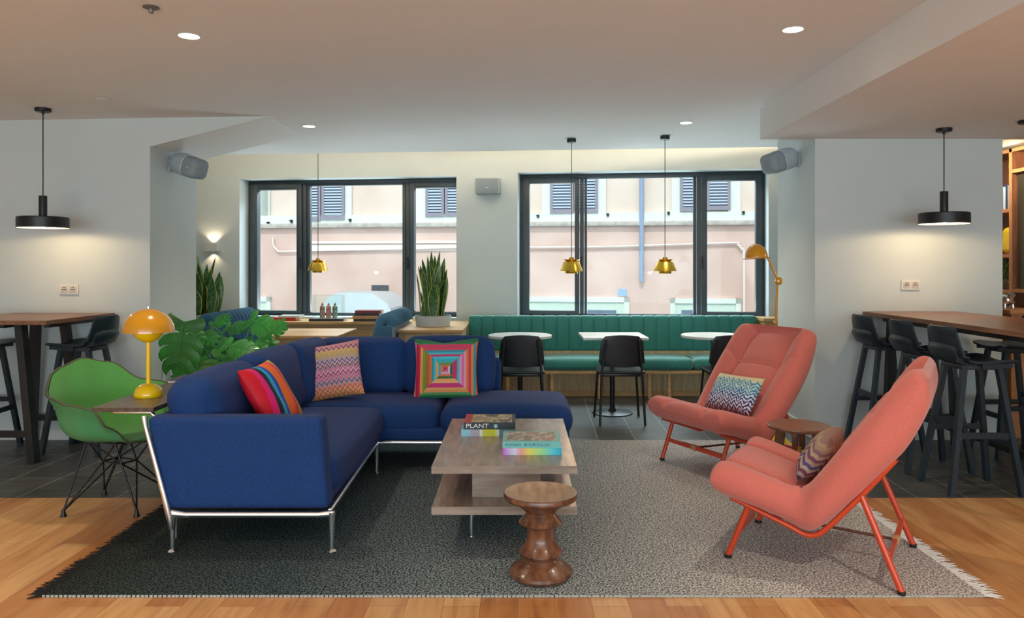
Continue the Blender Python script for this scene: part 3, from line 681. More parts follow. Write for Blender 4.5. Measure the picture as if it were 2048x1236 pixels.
def patchwork():
    m,nt,b,tc,s_=base('ribbon_square_patchwork',.55,.3)
    x=mth(nt,'MULTIPLY',s_.outputs['X'],1/.23); y=mth(nt,'MULTIPLY_ADD',s_.outputs['Y'],1/.22,.08)
    ax=mth(nt,'ABSOLUTE',x); ay=mth(nt,'ABSOLUTE',y); r_=mth(nt,'MAXIMUM',ax,ay)
    def rr(cols):
        N=len(cols); r=ramp(nt,[(i/N,c) for i,c in enumerate(cols)]); nt.links.new(r_,r.inputs[0]); return r.outputs[0]
    R=rr(['#c8407a','#d8c0e0','#2a6a3a','#c83070','#c83070','#30b8c8','#e0a0c0','#e070b0','#f0a0b8','#e87838','#d84060','#e89848','#38a8c0','#e87838'])
    L=rr(['#d83060','#e8804a','#30b0b8','#e8a070','#40c0c8','#2898a8','#e07030','#c85a2a','#7a8a30','#8a9a40','#f0a860','#d83050','#c02850','#e88890'])
    T=rr(['#c83058','#e06a3a','#6a9a4a','#48b0a8','#30b8d0','#48c8d8','#c83a70','#50b8c8','#3a98b0','#d85060','#d84870','#e04870','#3a8a5a','#2a7a4a'])
    B=rr(['#e070b0','#d8b0d0','#e0704a','#2a6a3a','#f0a868','#f0b070','#c83080','#d82878','#e8a868','#f0a060','#6aaa70','#3a8a50','#2898a0','#38b8c8'])
    fx=mth(nt,'GREATER_THAN',x,0); fy=mth(nt,'GREATER_THAN',y,0); fa=mth(nt,'GREATER_THAN',ax,ay)
    def mix(f,a,c):
        q=nd(nt,'ShaderNodeMix',data_type='RGBA'); nt.links.new(f,q.inputs[0]); nt.links.new(a,q.inputs[6]); nt.links.new(c,q.inputs[7]); return q.outputs[2]
    nt.links.new(mix(fa,mix(fy,B,T),mix(fx,L,R)),b.inputs['Base Color']); bumpn(nt,b,tc,60,.3,.006)
    return m
pillow('throw_pillow',patchwork(),.47,.45,.15,(-.515,5.49,.645),(1,.02,.01),(0,.30,.95),'square silk cushion of concentric multicoloured ribbon squares on the sofa',.075,dent=.04)
def stripes():
    m,nt,b,tc,s_=base('swirl_stripes',.6,.3)
    v=mth(nt,'MULTIPLY',s_.outputs['Y'],1/.2); v2=mth(nt,'MULTIPLY',v,v); 
    u=mth(nt,'MULTIPLY_ADD',s_.outputs['X'],1/.42,.5); u=mth(nt,'MULTIPLY_ADD',v2,.06,u); u=mth(nt,'MULTIPLY_ADD',v,-.07,u)
    n=nd(nt,'ShaderNodeTexNoise'); n.inputs['Scale'].default_value=9; nt.links.new(tc.outputs['Object'],n.inputs[0]); u=mth(nt,'MULTIPLY_ADD',n.outputs[0],.05,u); u=mth(nt,'ADD',u,.16)
    r=ramp(nt,[(0,'#d0182c'),(.30,'#e02078'),(.40,'#12203a'),(.50,'#20a8d8'),(.58,'#1848b8'),(.66,'#e87010'),(.78,'#f06a18'),(.86,'#e84848'),(.93,'#c0306a'),(.98,'#c8a040')])
    nt.links.new(u,r.inputs[0]); nt.links.new(r.outputs[0],b.inputs['Base Color']); bumpn(nt,b,tc,80,.2); return m
pillow('throw_pillow',stripes(),.42,.42,.14,(-1.365,4.23,.655),(.06,1,.02),(-.50,0,.86),'red cushion with swirling blue and orange stripes, nearest sofa arm',.06)
# ================================================================== SIDE TABLE + LAMP + BOOK
st=thing('side_table','dark walnut rectangular side table fixed along the sofa back, green chair beside it','side table',(-1.97,4.6,0))
I=Matrix.Translation((1.97,-4.6,0))
ZT=.675
MB().prism([(-2.14,3.82,ZT-.022),(-1.83,3.82,ZT-.022),(-1.83,5.45,ZT-.022),(-2.14,5.45,ZT-.022)],(0,0,.022)).build('table_top',DWAL,st,30,M=I)
for yy in (3.86,5.40):
    MB().tube([(-2.05,yy,ZT-.028),(-1.86,yy,ZT-.03),(-1.832,yy,ZT-.06),(-1.80,yy,.52),(-1.74,yy,.30),(-1.735,yy,RT+.001)],[.008,.010,.014,.011,.011,.010],12).build('bracket',CHROME,st,50,M=I)
fl_=thing('table_lamp','yellow mushroom table lamp with domed shade on the dark side table','table lamp',(-2.02,4.16,ZT))
MB().lathe([(0,.0),(.073,.0),(.075,.004),(.074,.02),(.066,.042),(.048,.060),(.022,.070),(0,.072)],n=48).build('base',YEL,fl_)
MB().lathe([(0,.068),(.012,.068),(.011,.30),(.0,.30)],n=24).build('stem',YEL,fl_)
MB().lathe([(0,.292),(.02,.295),(.05,.31),(.072,.335),(.078,.362),(.076,.362),(.07,.338),(.048,.314),(0,.30)],n=48).build('reflector_bowl',YEL,fl_)
pr=[(.133*math.cos(a),.352+.128*math.sin(a)) for a in [i*pi/2/16 for i in range(17)]]
MB().lathe(pr[:-1]+[(0,.480)],n=56).build('shade',OCH,fl_)
MB().lathe([(0,.478),(.008,.478),(.008,.486),(.011,.487),(.011,.492),(.005,.498),(0,.499)],n=20).build('finial',CHROME,fl_)
MB().tube([(0,0,.30),(0,0,.478)],.006,10).build('rod',CHROME,fl_)
def book(name,label,loc,sz,rz,cover,title=None,tcol=None,tsize=.03,tx=0,group=None,topm=None,tsx=1,spine=None,cat='book'):
    w,dd,h=sz; t=thing(name,label,cat,loc,rz,group)
    MB().box(-w/2,w/2,-dd/2,dd/2,0,.003,.0005,1).box(-w/2,w/2,-dd/2,dd/2,h-.003,h,.0005,1).box(-w/2,w/2,-dd/2-.001,-dd/2+.004,.0,h,.001,1).build('cover',cover,t,0)
    MB().box(-w/2+.004,w/2-.004,-dd/2+.004,dd/2-.004,.003,h-.003).build('pages',PAGES,t,0)
    if topm: MB().box(-w/2+.02,w/2-.02,-dd/2+.015,dd/2-.015,h,h+.0006).build('cover_picture',topm,t,0)
    if title: text(title,tsize,tcol,t,(-w/2+tx,-dd/2-.0016,h/2),(pi/2,0,0),sx=tsx)
    return t
def plain(name,c,**k): return mat(name,c,.45,**k)
PURP=plain('purple_cover','#4a3a50',noise=.1); PINKC=plain('salmon_cover','#b86a5a',noise=.1)
TWHITE=plain('white_lettering','#f2f2f2'); TDK=plain('dark_teal_lettering','#1d5a62')
bk=thing('book','purple covered book lying open-edge out on the dark side table','book',(-1.995,4.72,ZT))
MB().box(-.125,.125,-.11,.11,.003,.018).build('pages',PAGES,bk,0); MB().box(-.128,.128,-.113,.113,0,.003).box(-.128,.128,-.113,.113,.018,.022).build('cover',PURP,bk,0)
# ================================================================== GREEN CHAIR
gc=thing('shell_armchair','green upholstered bucket armchair on black wire legs by side table','armchair',(-2.31,4.41,0),math.radians(-24))
# local +X is the facing direction
def shell(s,k,off=0):
    th=k  # angle, 0 = front, pi = back
    c,s_n=math.cos(th),math.sin(th)
    back=max(0,-c); front=max(0,c); side=abs(s_n)
    R=.245+.075*side**1.5+.020*back**1.2
    R=R if c<0 else .255+.065*side**1.5
    # rim height
    zr=.43
    a=abs(((th+pi)%(2*pi))-pi)  # 0 front..pi back
    def interp(x,pts):
        for (x0,y0),(x1,y1) in zip(pts,pts[1:]):
            if x<=x1:
                t=(x-x0)/(x1-x0); t=t*t*(3-2*t); return y0+(y1-y0)*t
        return pts[-1][1]
    zr=interp(a,[(0,.410),(.50,.418),(.80,.50),(1.08,.622),(1.40,.640),(1.8,.668),(2.05,.678),(2.62,.80),(pi,.835)])
    g=math.sin(min(1,s/.62)*pi/2)**.85 if s>0 else 0
    hgt=max(0,(s-.22)/.78)**1.6
    rr=R*g; z=.438+(zr-.438)*hgt-.02*(1-s)**1.0
    rr*=.90+.10*max(0,(s-.5)/.5)
    if s>.82 and a>.8: rr+= ((s-.82)/.18)**1.5*.028*(1 if a<2.5 else .5)
    if a<.7: z-= .012*max(0,s-.75)*4*(1-a/.7)
    lean=.05*max(0,-c)*hgt
    x=rr*c*(1.0)-lean*.6; y=rr*s_n
    v=Vector((x,y,z))
    if off:
        v.z-=off*(1-s**2*.9); v.x+=off*c*(s**2); v.y+=off*s_n*(s**2)
    return v
ns,nk=22,72
MB().grid(lambda i,j:shell(i/(ns-1)*.999+.001,2*pi*j/nk),ns,nk,cv=True).build('seat_pad',GREENF,gc,70)
MB().grid(lambda i,j:shell(i/(ns-1)*.999+.001,2*pi*j/nk,.018),ns,nk,cv=True).build('shell',GREENS,gc,70)
rim=[(shell(1,2*pi*j/nk)+shell(1,2*pi*j/nk,.018))/2+Vector((0,0,.001)) for j in range(nk)]
MB().tube(rim,.0065,8,closed=True).build('edge_trim',mat('dark_trim','#57543f',.5),gc,60)
iw=MB()
rot=Matrix.Rotation(math.radians(24),4,'Z')
feet=[rot@Vector(p) for p in ((-.205,-.20,0),(.20,-.20,0),(-.195,.20,0),(.21,.20,0))]
tops=[Vector(p) for p in ((-.10,-.13,.395),(.13,-.13,.395),(-.10,.13,.395),(.13,.13,.395))]
mids=[Vector(p) for p in ((-.07,-.05,.26),(.08,-.05,.26),(-.07,.05,.26),(.08,.05,.26))]
for k in range(4):
    f=feet[k]+Vector((0,0,.03)); lg=MB()
    lg.tube([f+(tops[k]-f)*0,tops[k]],.0055,8)
    lg.tube([f,mids[k],tops[k^1]],.005,8); lg.tube([f,mids[k^2],tops[k^2]+Vector((0,0,.0))],.005,8)
    lg.lathe([(0,0),(.016,0),(.017,.006),(.012,.014),(.009,.04),(0,.04)],feet[k],16)
    lg.build('leg',BLACKM,gc,50)
MB().tube([mids[0],mids[1],mids[3],mids[2]],.005,8,closed=True).tube([tops[0],tops[1],tops[3],tops[2]],.006,8,closed=True).build('brace',BLACKM,gc,50)
# ================================================================== COFFEE TABLE
TX0,TX1,TY0,TY1=-.413,.287,3.65,4.79
ct=thing('coffee_table','low two-tier coffee table in greyed walnut in the centre of rug','coffee table',((TX0+TX1)/2,4.22,RT)); I=Matrix.Translation((-(TX0+TX1)/2,-4.22,-RT))
MB().box(TX0,TX1,TY0,TY1,.389,.427,.0015,1).build('top',[GWALY],ct,30,M=I)
MB().box(TX0-.0005,TX1+.0005,TY0-.0008,TY0+.0005,.3895,.4265).build('top_edge',GWAL,ct,0,M=I)
MB().box(TX0,TX1,TY0,TY1,.192,.231,.0015,1).build('lower_shelf',GWALY,ct,30,M=I)
MB().box(TX0-.0005,TX1+.0005,TY0-.0008,TY0+.0005,.1925,.2305).build('shelf_edge',GWAL,ct,0,M=I)
MB().box(-.227,.115,3.80,4.64,.231,.389,.001,1).build('centre_box',GWAL,ct,30,M=I)
for x,y in ((-.234,3.87),(.108,3.87),(-.234,4.57),(.108,4.57)):
    MB().tube([(x,y,RT),(x,y,.192)],.009,16).lathe([(0,RT),(.014,RT),(.014,RT+.005),(0,RT+.005)],(x,y,0),16).build('leg',CHROME,ct,40,M=I)
DGR=plain('grey_green_cover','#7d8f86',noise=.05); ZT2=.427
def picm(name,cols,sc_=14):
    m,nt,b,tc,s_=base(name,.5,.4); n=nd(nt,'ShaderNodeTexNoise'); n.inputs['Scale'].default_value=sc_; n.inputs['Detail'].default_value=4; nt.links.new(tc.outputs['Object'],n.inputs[0])
    N=len(cols); r=ramp(nt,[(.3+.4*i/N,c) for i,c in enumerate(cols)],'LINEAR'); nt.links.new(n.outputs[0],r.inputs[0]); nt.links.new(r.outputs[0],b.inputs['Base Color']); return m
BKT=plain('black_teal_cover','#16232b',noise=.2)
def bandm(name,stops,w):
    m,nt,b,tc,s_=base(name,.35,.5); u=mth(nt,'MULTIPLY_ADD',s_.outputs['X'],1/w,.5); r=ramp(nt,stops,'LINEAR' if 'irid' in name else 'CONSTANT'); nt.links.new(u,r.inputs[0]); nt.links.new(r.outputs[0],b.inputs['Base Color']); return m
book('book','thick art book with patchy blue and yellow spine, bottom of left stack',(-.165,4.405,ZT2),(.305,.25,.040),0,bandm('patch_cover',[(0,'#8cc4d4'),(.17,'#a8a4b4'),(.34,'#d8dee0'),(.39,'#c8cc30'),(.62,'#d4dc48'),(.66,'#c8d4d8'),(.7,'#5a7a80'),(.8,'#6f8f88')],.305),None,group='books on the coffee table')
book('book','dark PLANT book with pictured cover, topmost of left coffee table stack',(-.158,4.415,ZT2+.040),(.292,.255,.036),0,BKT,'PLANT',TWHITE,.034,.012,topm=picm('botanical_cover',['#6a3028','#b89a7a','#8a8270','#d8c8a0','#5a5a50']),tsx=1.25,group='books on the coffee table')
b_=[o for o in C.objects if o.name.startswith('book')]
plant=[o for o in C.objects if o.get('label','').startswith('dark PLANT')][0]
MB().box(-.146,-.105,-.128,.128,.0362,.0368).build('cover_corner',plain('red_cover_corner','#b3202a'),plant,0)
MB().lathe([(0,0),(.011,0),(.011,.0006),(0,.0006)],(0,0,0),20,M=Matrix.Translation((.035,-.1288,.018))@Matrix.Rotation(pi/2,4,'X')).build('spine_dot',plain('pale_teal_dot','#8ccac8'),plant,0)
book('book','book with shiny rainbow spine, bottom of right coffee table stack',(.0735,3.975,ZT2),(.300,.235,.036),0,bandm('iridescent_cover',[(0,'#c060c8'),(.2,'#d8d8f0'),(.32,'#f0a090'),(.45,'#e8e060'),(.7,'#90e0a0'),(.85,'#58d0e0'),(1,'#20b0d0')],.30),None,group='books on the coffee table')
book('book','pale teal RONAN BOUROULLEC book, topmost of right coffee table stack',(.0715,3.975,ZT2+.036),(.296,.235,.034),0,plain('pale_teal_cover','#78c4c0'),'RONAN',TDK,.022,.014,topm=picm('sketch_cover',['#8d9a8c','#b9b6a6','#6d6a64','#d8ccc0','#a89084'],14),group='books on the coffee table',tsx=1.0)
ron=[o for o in C.objects if o.get('label','').startswith('pale teal RONAN')][0]
text('BOUROULLEC',.022,TDK,ron,(-.148+.108,-.2350/2-.0016,.017),(pi/2,0,0))
# ================================================================== TURNED STOOL
ts=thing('turned_stool','turned walnut stool with dished round top in front of coffee table','stool',(.103,3.385,RT))
pr=[(.0,.0),(.112,.0),(.132,.006),(.140,.018),(.138,.030),(.122,.044),(.090,.062),(.068,.076),(.066,.080),(.080,.092),(.096,.108),(.0955,.113),(.076,.136),(.064,.160),(.060,.185),(.062,.208),(.067,.222),(.0955,.238),(.097,.242),(.080,.262),(.064,.282),(.064,.286),(.085,.306),(.118,.330),(.140,.340),(.158,.347),(.165,.356),(.165,.370),(.163,.374),(.160,.375)]
MB().lathe(pr,n=64).build('turned_body',TURN,ts,32)
MB().lathe([(.160,.375),(.154,.374),(.142,.364),(.11,.348),(.06,.338),(0,.335)],n=64).build('dished_seat',DISH,ts,60)
# ================================================================== ROUND SIDE TABLE
rt_=thing('round_side_table','small round walnut side table on splayed board legs between coral armchairs','side table',(1.648,4.455,RT))
MB().lathe([(0,.428),(.165,.428),(.172,.432),(.178,.442),(.177,.448),(.172,.451),(0,.451)],n=64).build('top',WALN,rt_,30)
for k in range(4):
    a=pi/4+k*pi/2+.25; M=Matrix.Rotation(a,4,'Z')
    m=MB().prism([(.07,-.013,.428),(.125,-.013,.428),(.175,-.013,.0),(.130,-.013,.0)],(0,.026,0)); m.build('leg',TURN,rt_,30,M=M)
MB().tube([(.10,0,.30),(0,0,.30),(-.10,0,.30)],.008,8).tube([(0,.10,.30),(0,-.10,.30)],.008,8).build('brace',BRASS,rt_,M=Matrix.Rotation(pi/4+.25,4,'Z'))
# ================================================================== CORAL ARMCHAIRS
INN=crom([(-.062,.385,0),(-.054,.432,0),(-.018,.455,0),(.06,.442,0),(.19,.405,0),(.30,.378,0),(.355,.392,0),(.42,.47,0),(.53,.62,0),(.64,.765,0),(.72,.880,0),(.768,.932,0),(.812,.945,0)],12)
OUT=crom([(-.062,.375,0),(-.054,.332,0),(-.02,.305,0),(.04,.290,0),(.13,.265,0),(.25,.225,0),(.335,.192,0),(.40,.205,0),(.52,.325,0),(.66,.485,0),(.765,.62,0),(.845,.80,0),(.842,.905,0)],12)
NS=len(INN)
def chairshape():
    b=bmesh.new(); Wd=.385; ws=[-1,-.985,-.95,-.9,-.84,-.76,-.66,-.58,-.54,-.51,-.48,-.42,-.3,-.15,0,.15,.3,.42,.48,.51,.54,.58,.66,.76,.84,.9,.95,.985,1]
    rows=[]
    for i in range(NS):
        s=i/(NS-1)
        # width
        wd=Wd
        if s<.10: wd*=1-.07*((.10-s)/.10)**2
        if s>.74: wd*=1-.10*((s-.74)/.26)**1.0
        if s>.93: wd*=1-.12*((s-.93)/.07)**2.2
        hip=math.exp(-((s-.45)/.13)**2); wd*=1-.10*hip
        A=INN[i]; B=OUT[i]; mid=(A+B)/2; row=[]
        seat=1-max(0,min(1,(s-.40)/.12))
        for side in (0,1):
            for w in (ws if side==0 else ws[::-1]):
                a=abs(w); e=1.0
                if a>.78: e=math.sqrt(max(0,1-((a-.78)/.22)**2))
                endf=min(1,min(s,1-s)/.07); endf=math.sin(endf*pi/2)
                p=A if side==0 else B
                q=mid+(p-mid)*(.08+.92*e)
                dirv=(B-A); L=dirv.length; dn=dirv.normalized() if L>1e-6 else Vector((0,0,-1))
                if side==0:
                    # centre dished between side wings, with seam grooves
                    sm_=max(0,min(1,(s-.35)/.15)); dish=(.020+.050*sm_)*(1-max(0,min(1,(a-.46)/.30))**1.3)*endf
                    g=.030*math.exp(-((a-.51)/.024)**2)*endf
                    g2=.028*math.exp(-((s-.745)/.0085)**2)*max(0,min(1,(.93-a)/.2))+.014*math.exp(-((s-.455)/.010)**2)*max(0,min(1,(.93-a)/.2))
                    pil=-.014*max(0,1-((a)/.5)**2)*endf
                    q=q+dn*min(.45*L,(dish+g+g2+pil))
                else:
                    # outer face tucks in at the sides
                    q=q-dn*.03*(a**6)*endf*0
                # wings sweep forward
                kk=math.exp(-((s-.74)/.16)**2); fw=(.006+.018*kk)*max(0,(a-.5)/.5)**1.2*(1 if s>.42 else .5)*endf
                q=q-dn*fw*(1 if side==0 else .6)
                row.append(Vector((w*wd,q.x,q.y)))
        rows.append([b.verts.new(v) for v in row])
    n=len(rows[0])
    for i in range(NS-1):
        for j in range(n):
            f=(rows[i][j],rows[i][(j+1)%n],rows[i+1][(j+1)%n],rows[i+1][j])
            try: b.faces.new(f)
            except ValueError: pass
    b.faces.new(rows[0]); b.faces.new(rows[-1][::-1])
    return b
def coral_chair(loc,rz,label):
    t=thing('lounge_armchair',label,'armchair',loc,rz,'coral lounge armchairs')
    mb=MB(); mb.merge(chairshape()); mb.build('upholstered_shell',CORAL,t,70)
    for sgn in (-1,1):
        x=sgn*.30
        pts=crom([(x,.015,.292,),(x,.15,.247),(x,.29,.199),(x,.345,.178),(x,.395,.182),(x,.45,.230),(x,.58,.385),(x,.715,.56)],4)
        MB().tube(pts,.0125,10).build('side_rail',ORNG,t,50)
        MB().tube([(sgn*.29,.098,.265),(sgn*.286,.0,.012)],.0145,12).build('front_leg',ORNG,t,50)
        MB().tube([(sgn*.30,.582,.385),(sgn*.3175,.738,.012)],.0145,12).build('rear_leg',ORNG,t,50)
        MB().lathe([(0,0),(.017,0),(.017,.016),(0,.016)],(sgn*.286,0,0),14).build('foot_cap',BLACKM,t)
        MB().lathe([(0,0),(.017,0),(.017,.016),(0,.016)],(sgn*.3175,.738,0),14).build('foot_cap',BLACKM,t)
    MB().bar((-.287,.052,.143),(.287,.052,.143),.009,.014).build('front_stretcher',ORNG,t)
    MB().bar((-.31,.690,.125),(.31,.690,.125),.009,.014).build('rear_stretcher',ORNG,t)
    MB().tube([(0,.052,.143),(0,.690,.125)],.007,8).build('centre_stretcher',mat('brown_bar','#5a3020',.5),t)
    MB().box(-.022,.022,.036,.068,.125,.161,.004).build('leather_wrap',LEATH,t); MB().box(-.022,.022,.674,.706,.107,.143,.004).build('leather_wrap',LEATH,t)
    return t
r1=math.atan2(-.891,.454); r2=math.atan2(-.855,-.52)
c1=coral_chair((1.16,5.155,RT),r1,'coral lounge armchair facing left, the farther one before teal bench')
c2=dup(c1,(1.146,3.844,RT),r2,'coral lounge armchair seen from behind, the nearer one on the rug')
def cl(chairloc,rz,p): return Vector(chairloc)+Matrix.Rotation(rz,3,'Z')@Vector(p)
Z2=zigzag('blue_ikat_chevron',['#9a6a70','#e0d4d8','#5a3a58','#d0b8c0','#433560','#d4d0da','#3a3266','#dcdce4','#4a4480','#ccd4e0','#38528a','#d4dee4','#3f70a0','#b8d0dc','#4a8cb0','#c4d8d8','#5a9aa8','#bcd0c4','#5a90b0','#c8d4c0','#d8c8a0'],.29,.4,.050,.20,.12)
Rm=Matrix.Rotation(r1,3,'Z')
pillow('lumbar_pillow',Z2,.44,.28,.12,cl((1.16,5.155,RT),r1,(.04,.365,.495)),Rm@Vector((1,.0,.03)),Rm@Vector((.04,.52,.80)),'rectangular blue and white chevron cushion on the farther coral armchair',.05)
Z3=zigzag('mauve_chevron',['#6a5270','#a89498','#4f3858','#a08a8c','#74465a','#b0a498','#5c5280','#a89684','#7c5064','#b4a488','#8a6c74','#a4907c','#b09a7c','#987a70'],.27,.4,.07,.24,.04)
Rm=Matrix.Rotation(r2,3,'Z')
pillow('lumbar_pillow',Z3,.38,.25,.12,cl((1.146,3.844,RT),r2,(-.02,.36,.48)),Rm@Vector((1,0,.04)),Rm@Vector((0,.55,.80)),'rectangular mauve chevron cushion leaning in the nearer coral armchair',.05)
# ================================================================== FLOOR LAMP
jl=thing('floor_lamp','yellow jointed floor lamp with domed head behind the farther coral armchair','floor lamp',(1.985,5.80,0))
def J(x,y): return P(x,y,5.80)-Vector((1.985,5.80,0))
h0=J(1513,500); k0=J(1557,562); b0=J(1551,655); hr=J(1533,511)
MB().lathe([(0,.0),(.15,.0),(.15,.012),(.09,.05),(.03,.11),(.014,.135),(0,.137)],n=40).build('base',YEL,jl,40)
MB().tube([(0,0,.13),(b0.x,0,b0.z),(k0.x-.008,0,k0.z)],.0085,10).build('post',OCH,jl)
MB().tube([k0,hr],.0085,10).build('arm',OCH,jl)
MB().soft((k0.x,0,k0.z),(.052,.05,.058),.02,n=3).build('joint',OCH,jl)
MB().soft((b0.x,0,J(1553,645).z),(.03,.03,.03),.01,n=3).build('joint',OCH,jl)
hd=MB(); pr=[(.085*math.cos(a),.105*math.sin(a)) for a in [i*pi/2/14 for i in range(15)]]
Mh=Matrix.Translation((h0.x,0,h0.z-.058))@Matrix.Rotation(math.radians(-4),4,'Y')
hd.lathe(pr[:-1]+[(0,.105)],n=48,M=Mh); hd.build('head',OCH,jl,50)
rg=[Mh@Vector((.102*math.cos(2*pi*k/40),.102*math.sin(2*pi*k/40),-.006)) for k in range(40)]
MB().tube(rg,.0035,6,closed=True).tube([Mh@Vector((.08,0,0)),hr],.005,6).build('ring',OCH,jl)
MB().lathe([(0,.0),(.03,.02),(.03,.05),(.0,.07)],n=20,M=Mh).build('bulb',mat('frosted_bulb','#e8e2d4',.4),jl)
# ================================================================== BAR STOOLS
def make_stool(label,loc,rz):
    t=thing('bar_stool',label,'bar stool',loc,rz,'black bar stools at the high tables')
    # local +X is the facing direction; seat height .80
    cl_=crom([(-.215,0,1.02),(-.205,0,.97),(-.185,0,.90),(-.160,0,.84),(-.11,0,.805),(-.04,0,.795),(.06,0,.80),(.14,0,.808),(.195,0,.800)],4)
    NR=len(cl_)
    def sh(i,j,top=True):
        c=cl_[i]; w=(j/12-.5)*2; s=i/(NR-1)
        wd=.185 if s>.35 else .150+.035*(s/.35)
        if s<.08: wd-=.025*(1-s/.08)**2
        if s>.9: wd-=.03*((s-.9)/.1)**2
        curve=.045*w*w*(1-s) + .012*w*w*s
        x=c.x+(curve if s<.45 else curve*.3); z=c.z+(.018*w*w if s>.4 else 0)
        if not top:
            if s>.4: z-=.014
            else: x-=.012; z-=.004
        return Vector((x,w*wd,z))
    m=MB(); m.grid(lambda i,j:sh(i,j),NR,13); m.grid(lambda i,j:sh(i,j,False),NR,13,flip=True)
    # rim
    idx=[(i,0) for i in range(NR)]+[(NR-1,j) for j in range(1,13)]+[(i,12) for i in range(NR-2,-1,-1)]+[(0,j) for j in range(11,0,-1)]
    m.grid(lambda a,b: sh(*idx[a],top=(b==0)),len(idx),2,cu=True)
    m.build('seat_shell',BLACKW,t,45)
    # moulded tail ridge at the back of the seat
    m=MB(); prf=[(-.198,.915),(-.216,.908),(-.224,.885),(-.212,.845),(-.178,.806),(-.125,.785),(-.05,.778),(-.05,.79),(-.11,.80),(-.155,.835),(-.18,.885)]
    def rg_(i,j):
        w=(j/10-.5)*2; x,z=prf[i]; t_=1-.06*abs(w)**3
        return Vector((x+.040*w*w*(1 if z>.84 else .5),w*.150*(1 if z>.83 else .85),z-.02*w**4*(z>.88)))
    m.grid(rg_,len(prf),11,cu=True)
    for e_ in (0,10):
        b_=bmesh.new(); b_.faces.new([b_.verts.new(rg_(i_,e_)) for i_ in range(len(prf))]); m.merge(b_)
    m.build('back_ridge',BLACKW,t,50)
    MB().box(-.115,.115,-.115,.115,.755,.783,.004).bar((.0,-.12,.775),(.185,-.12,.785),.012,.014).bar((.0,.12,.775),(.185,.12,.785),.012,.014).build('seat_frame',BLACKW,t)
    tp=[(-.095,-.10),(.115,-.10),(-.095,.10),(.115,.10)]; ft=[(-.215,-.175),(.215,-.175),(-.215,.175),(.215,.175)]
    for (a,b),(c_,d_) in zip(tp,ft): MB().tube([(a,b,.775),(c_,d_,.0)],.017,sq=(.015,.019)).build('leg',BLACKW,t,20)
    def at(k,z):
        (a,b),(c_,d_)=tp[k],ft[k]; u=(.775-z)/.775; return (a+(c_-a)*u,b+(d_-b)*u,z)
    for a,b,z in ((0,2,.42),(1,3,.30),(0,1,.36),(2,3,.36)): MB().bar(at(a,z),at(b,z),.010,.018).build('stretcher',BLACKW,t,20)
    return t
s0=make_stool('black wooden bar stool at right high table, nearest the viewer',(2.82,4.74,0),0)
for lb,loc,rz in (('black wooden bar stool at right high table, middle of the near side',(2.82,5.25,0),0),
 ('black wooden bar stool at right high table, closest to the wall',(2.80,5.80,0),.03),
 ('black bar stool across the right high table beside the wall, facing left',(3.66,5.62,0),pi),
 ('black bar stool across the right high table cut by picture edge, facing left',(3.66,5.03,0),pi),
 ('black wooden bar stool at the left high table, its curved back toward green chair',(-3.27,5.74,0),pi-.06),
 ('black bar stool half cut by the left picture edge',(-4.08,5.74,0),.05)):
    dup(s0,loc,rz,lb)
# ================================================================== HIGH TABLES
ht=thing('high_table','long walnut topped high table running from the right wall','high table',(3.13,5.0,0)); I=Matrix.Translation((-3.13,-5.0,0))
MB().box(2.762,3.50,3.75,YW-.005,.995,1.027,.002,1).build('table_top',WALN,ht,30,M=I)
MB().box(2.86,3.40,3.9,5.95,.955,.995).build('apron',BLACKM,ht,0,M=I)
for y in (4.0,5.9):
    for x,sx_ in ((2.90,-.04),(3.36,.04)): MB().bar((x,y,.96),(x+sx_,y,0),.022,.03).build('leg',BLACKM,ht,20,M=I)
MB().bar((3.13,4.0,.22),(3.13,5.9,.22),.015,.02).bar((2.88,5.9,.22),(3.38,5.9,.22),.015,.02).bar((2.88,4.0,.22),(3.38,4.0,.22),.015,.02).build('foot_rail',BLACKM,ht,0,M=I)
ht=thing('high_table','walnut topped high table on black A-frame legs at the left wall','high table',(-3.62,5.64,0)); I=Matrix.Translation((3.62,-5.64,0))
MB().box(-4.03,-3.218,5.19,YW-.005,.985,1.015,.002,1).build('table_top',WALN,ht,30,M=I)
MB().box(-3.95,-3.30,5.60,5.98,.962,.985).box(-3.62,-3.58,5.3,5.98,.955,.985).box(-3.33,-3.29,5.34,5.98,.955,.985).build('support_rail',BLACKM,ht,0,M=I)
for (x0,y0,x1,y1) in ((-3.53,5.40,-3.41,5.36),(-3.75,5.40,-3.87,5.36),(-3.53,5.92,-3.45,5.99),(-3.75,5.92,-3.83,5.99)):
    MB().bar((x0,y0,.985),(x1,y1,0),.026,.034).build('leg',BLACKM,ht,20,M=I)
MB().bar((-3.46,5.375,.20),(-3.82,5.375,.20),.018,.022).build('crossbar',BLACKM,ht,0,M=I); MB().bar((-3.46,5.97,.20),(-3.82,5.97,.20),.018,.022).build('crossbar',BLACKM,ht,0,M=I)
# ================================================================== TEAL BENCH
BX0,BX1=-.535,2.62
tb=thing('banquette_bench','long teal channel-tufted banquette on oak base under the right window','bench',((BX0+BX1)/2,8.2,0)); I=Matrix.Translation((-(BX0+BX1)/2,-8.2,0))
b=MB(); nc=23; w=(BX1-BX0)/nc
for k in range(nc):
    b.soft((BX0+(k+.5)*w,8.40,.652),(w+.012,.13,.385),.026,(0,.012,.004),4)
b.build('tufted_back',TEAL,tb,60,M=I)
nb=4; w=(BX1-BX0)/nb
for k in range(nb): MB().soft((BX0+(k+.5)*w,8.13,.365),(w-.004,.50,.125),.045,(0,.008,.012),8).build('seat_cushion',TEAL,tb,60,M=I)
MB().box(BX0,BX1,8.345,8.50,.30,.46).build('back_board',OAKV,tb,0,M=I)
MB().box(BX0,BX1,7.90,8.40,.268,.302,.003).build('seat_board',OAK,tb,30,M=I)
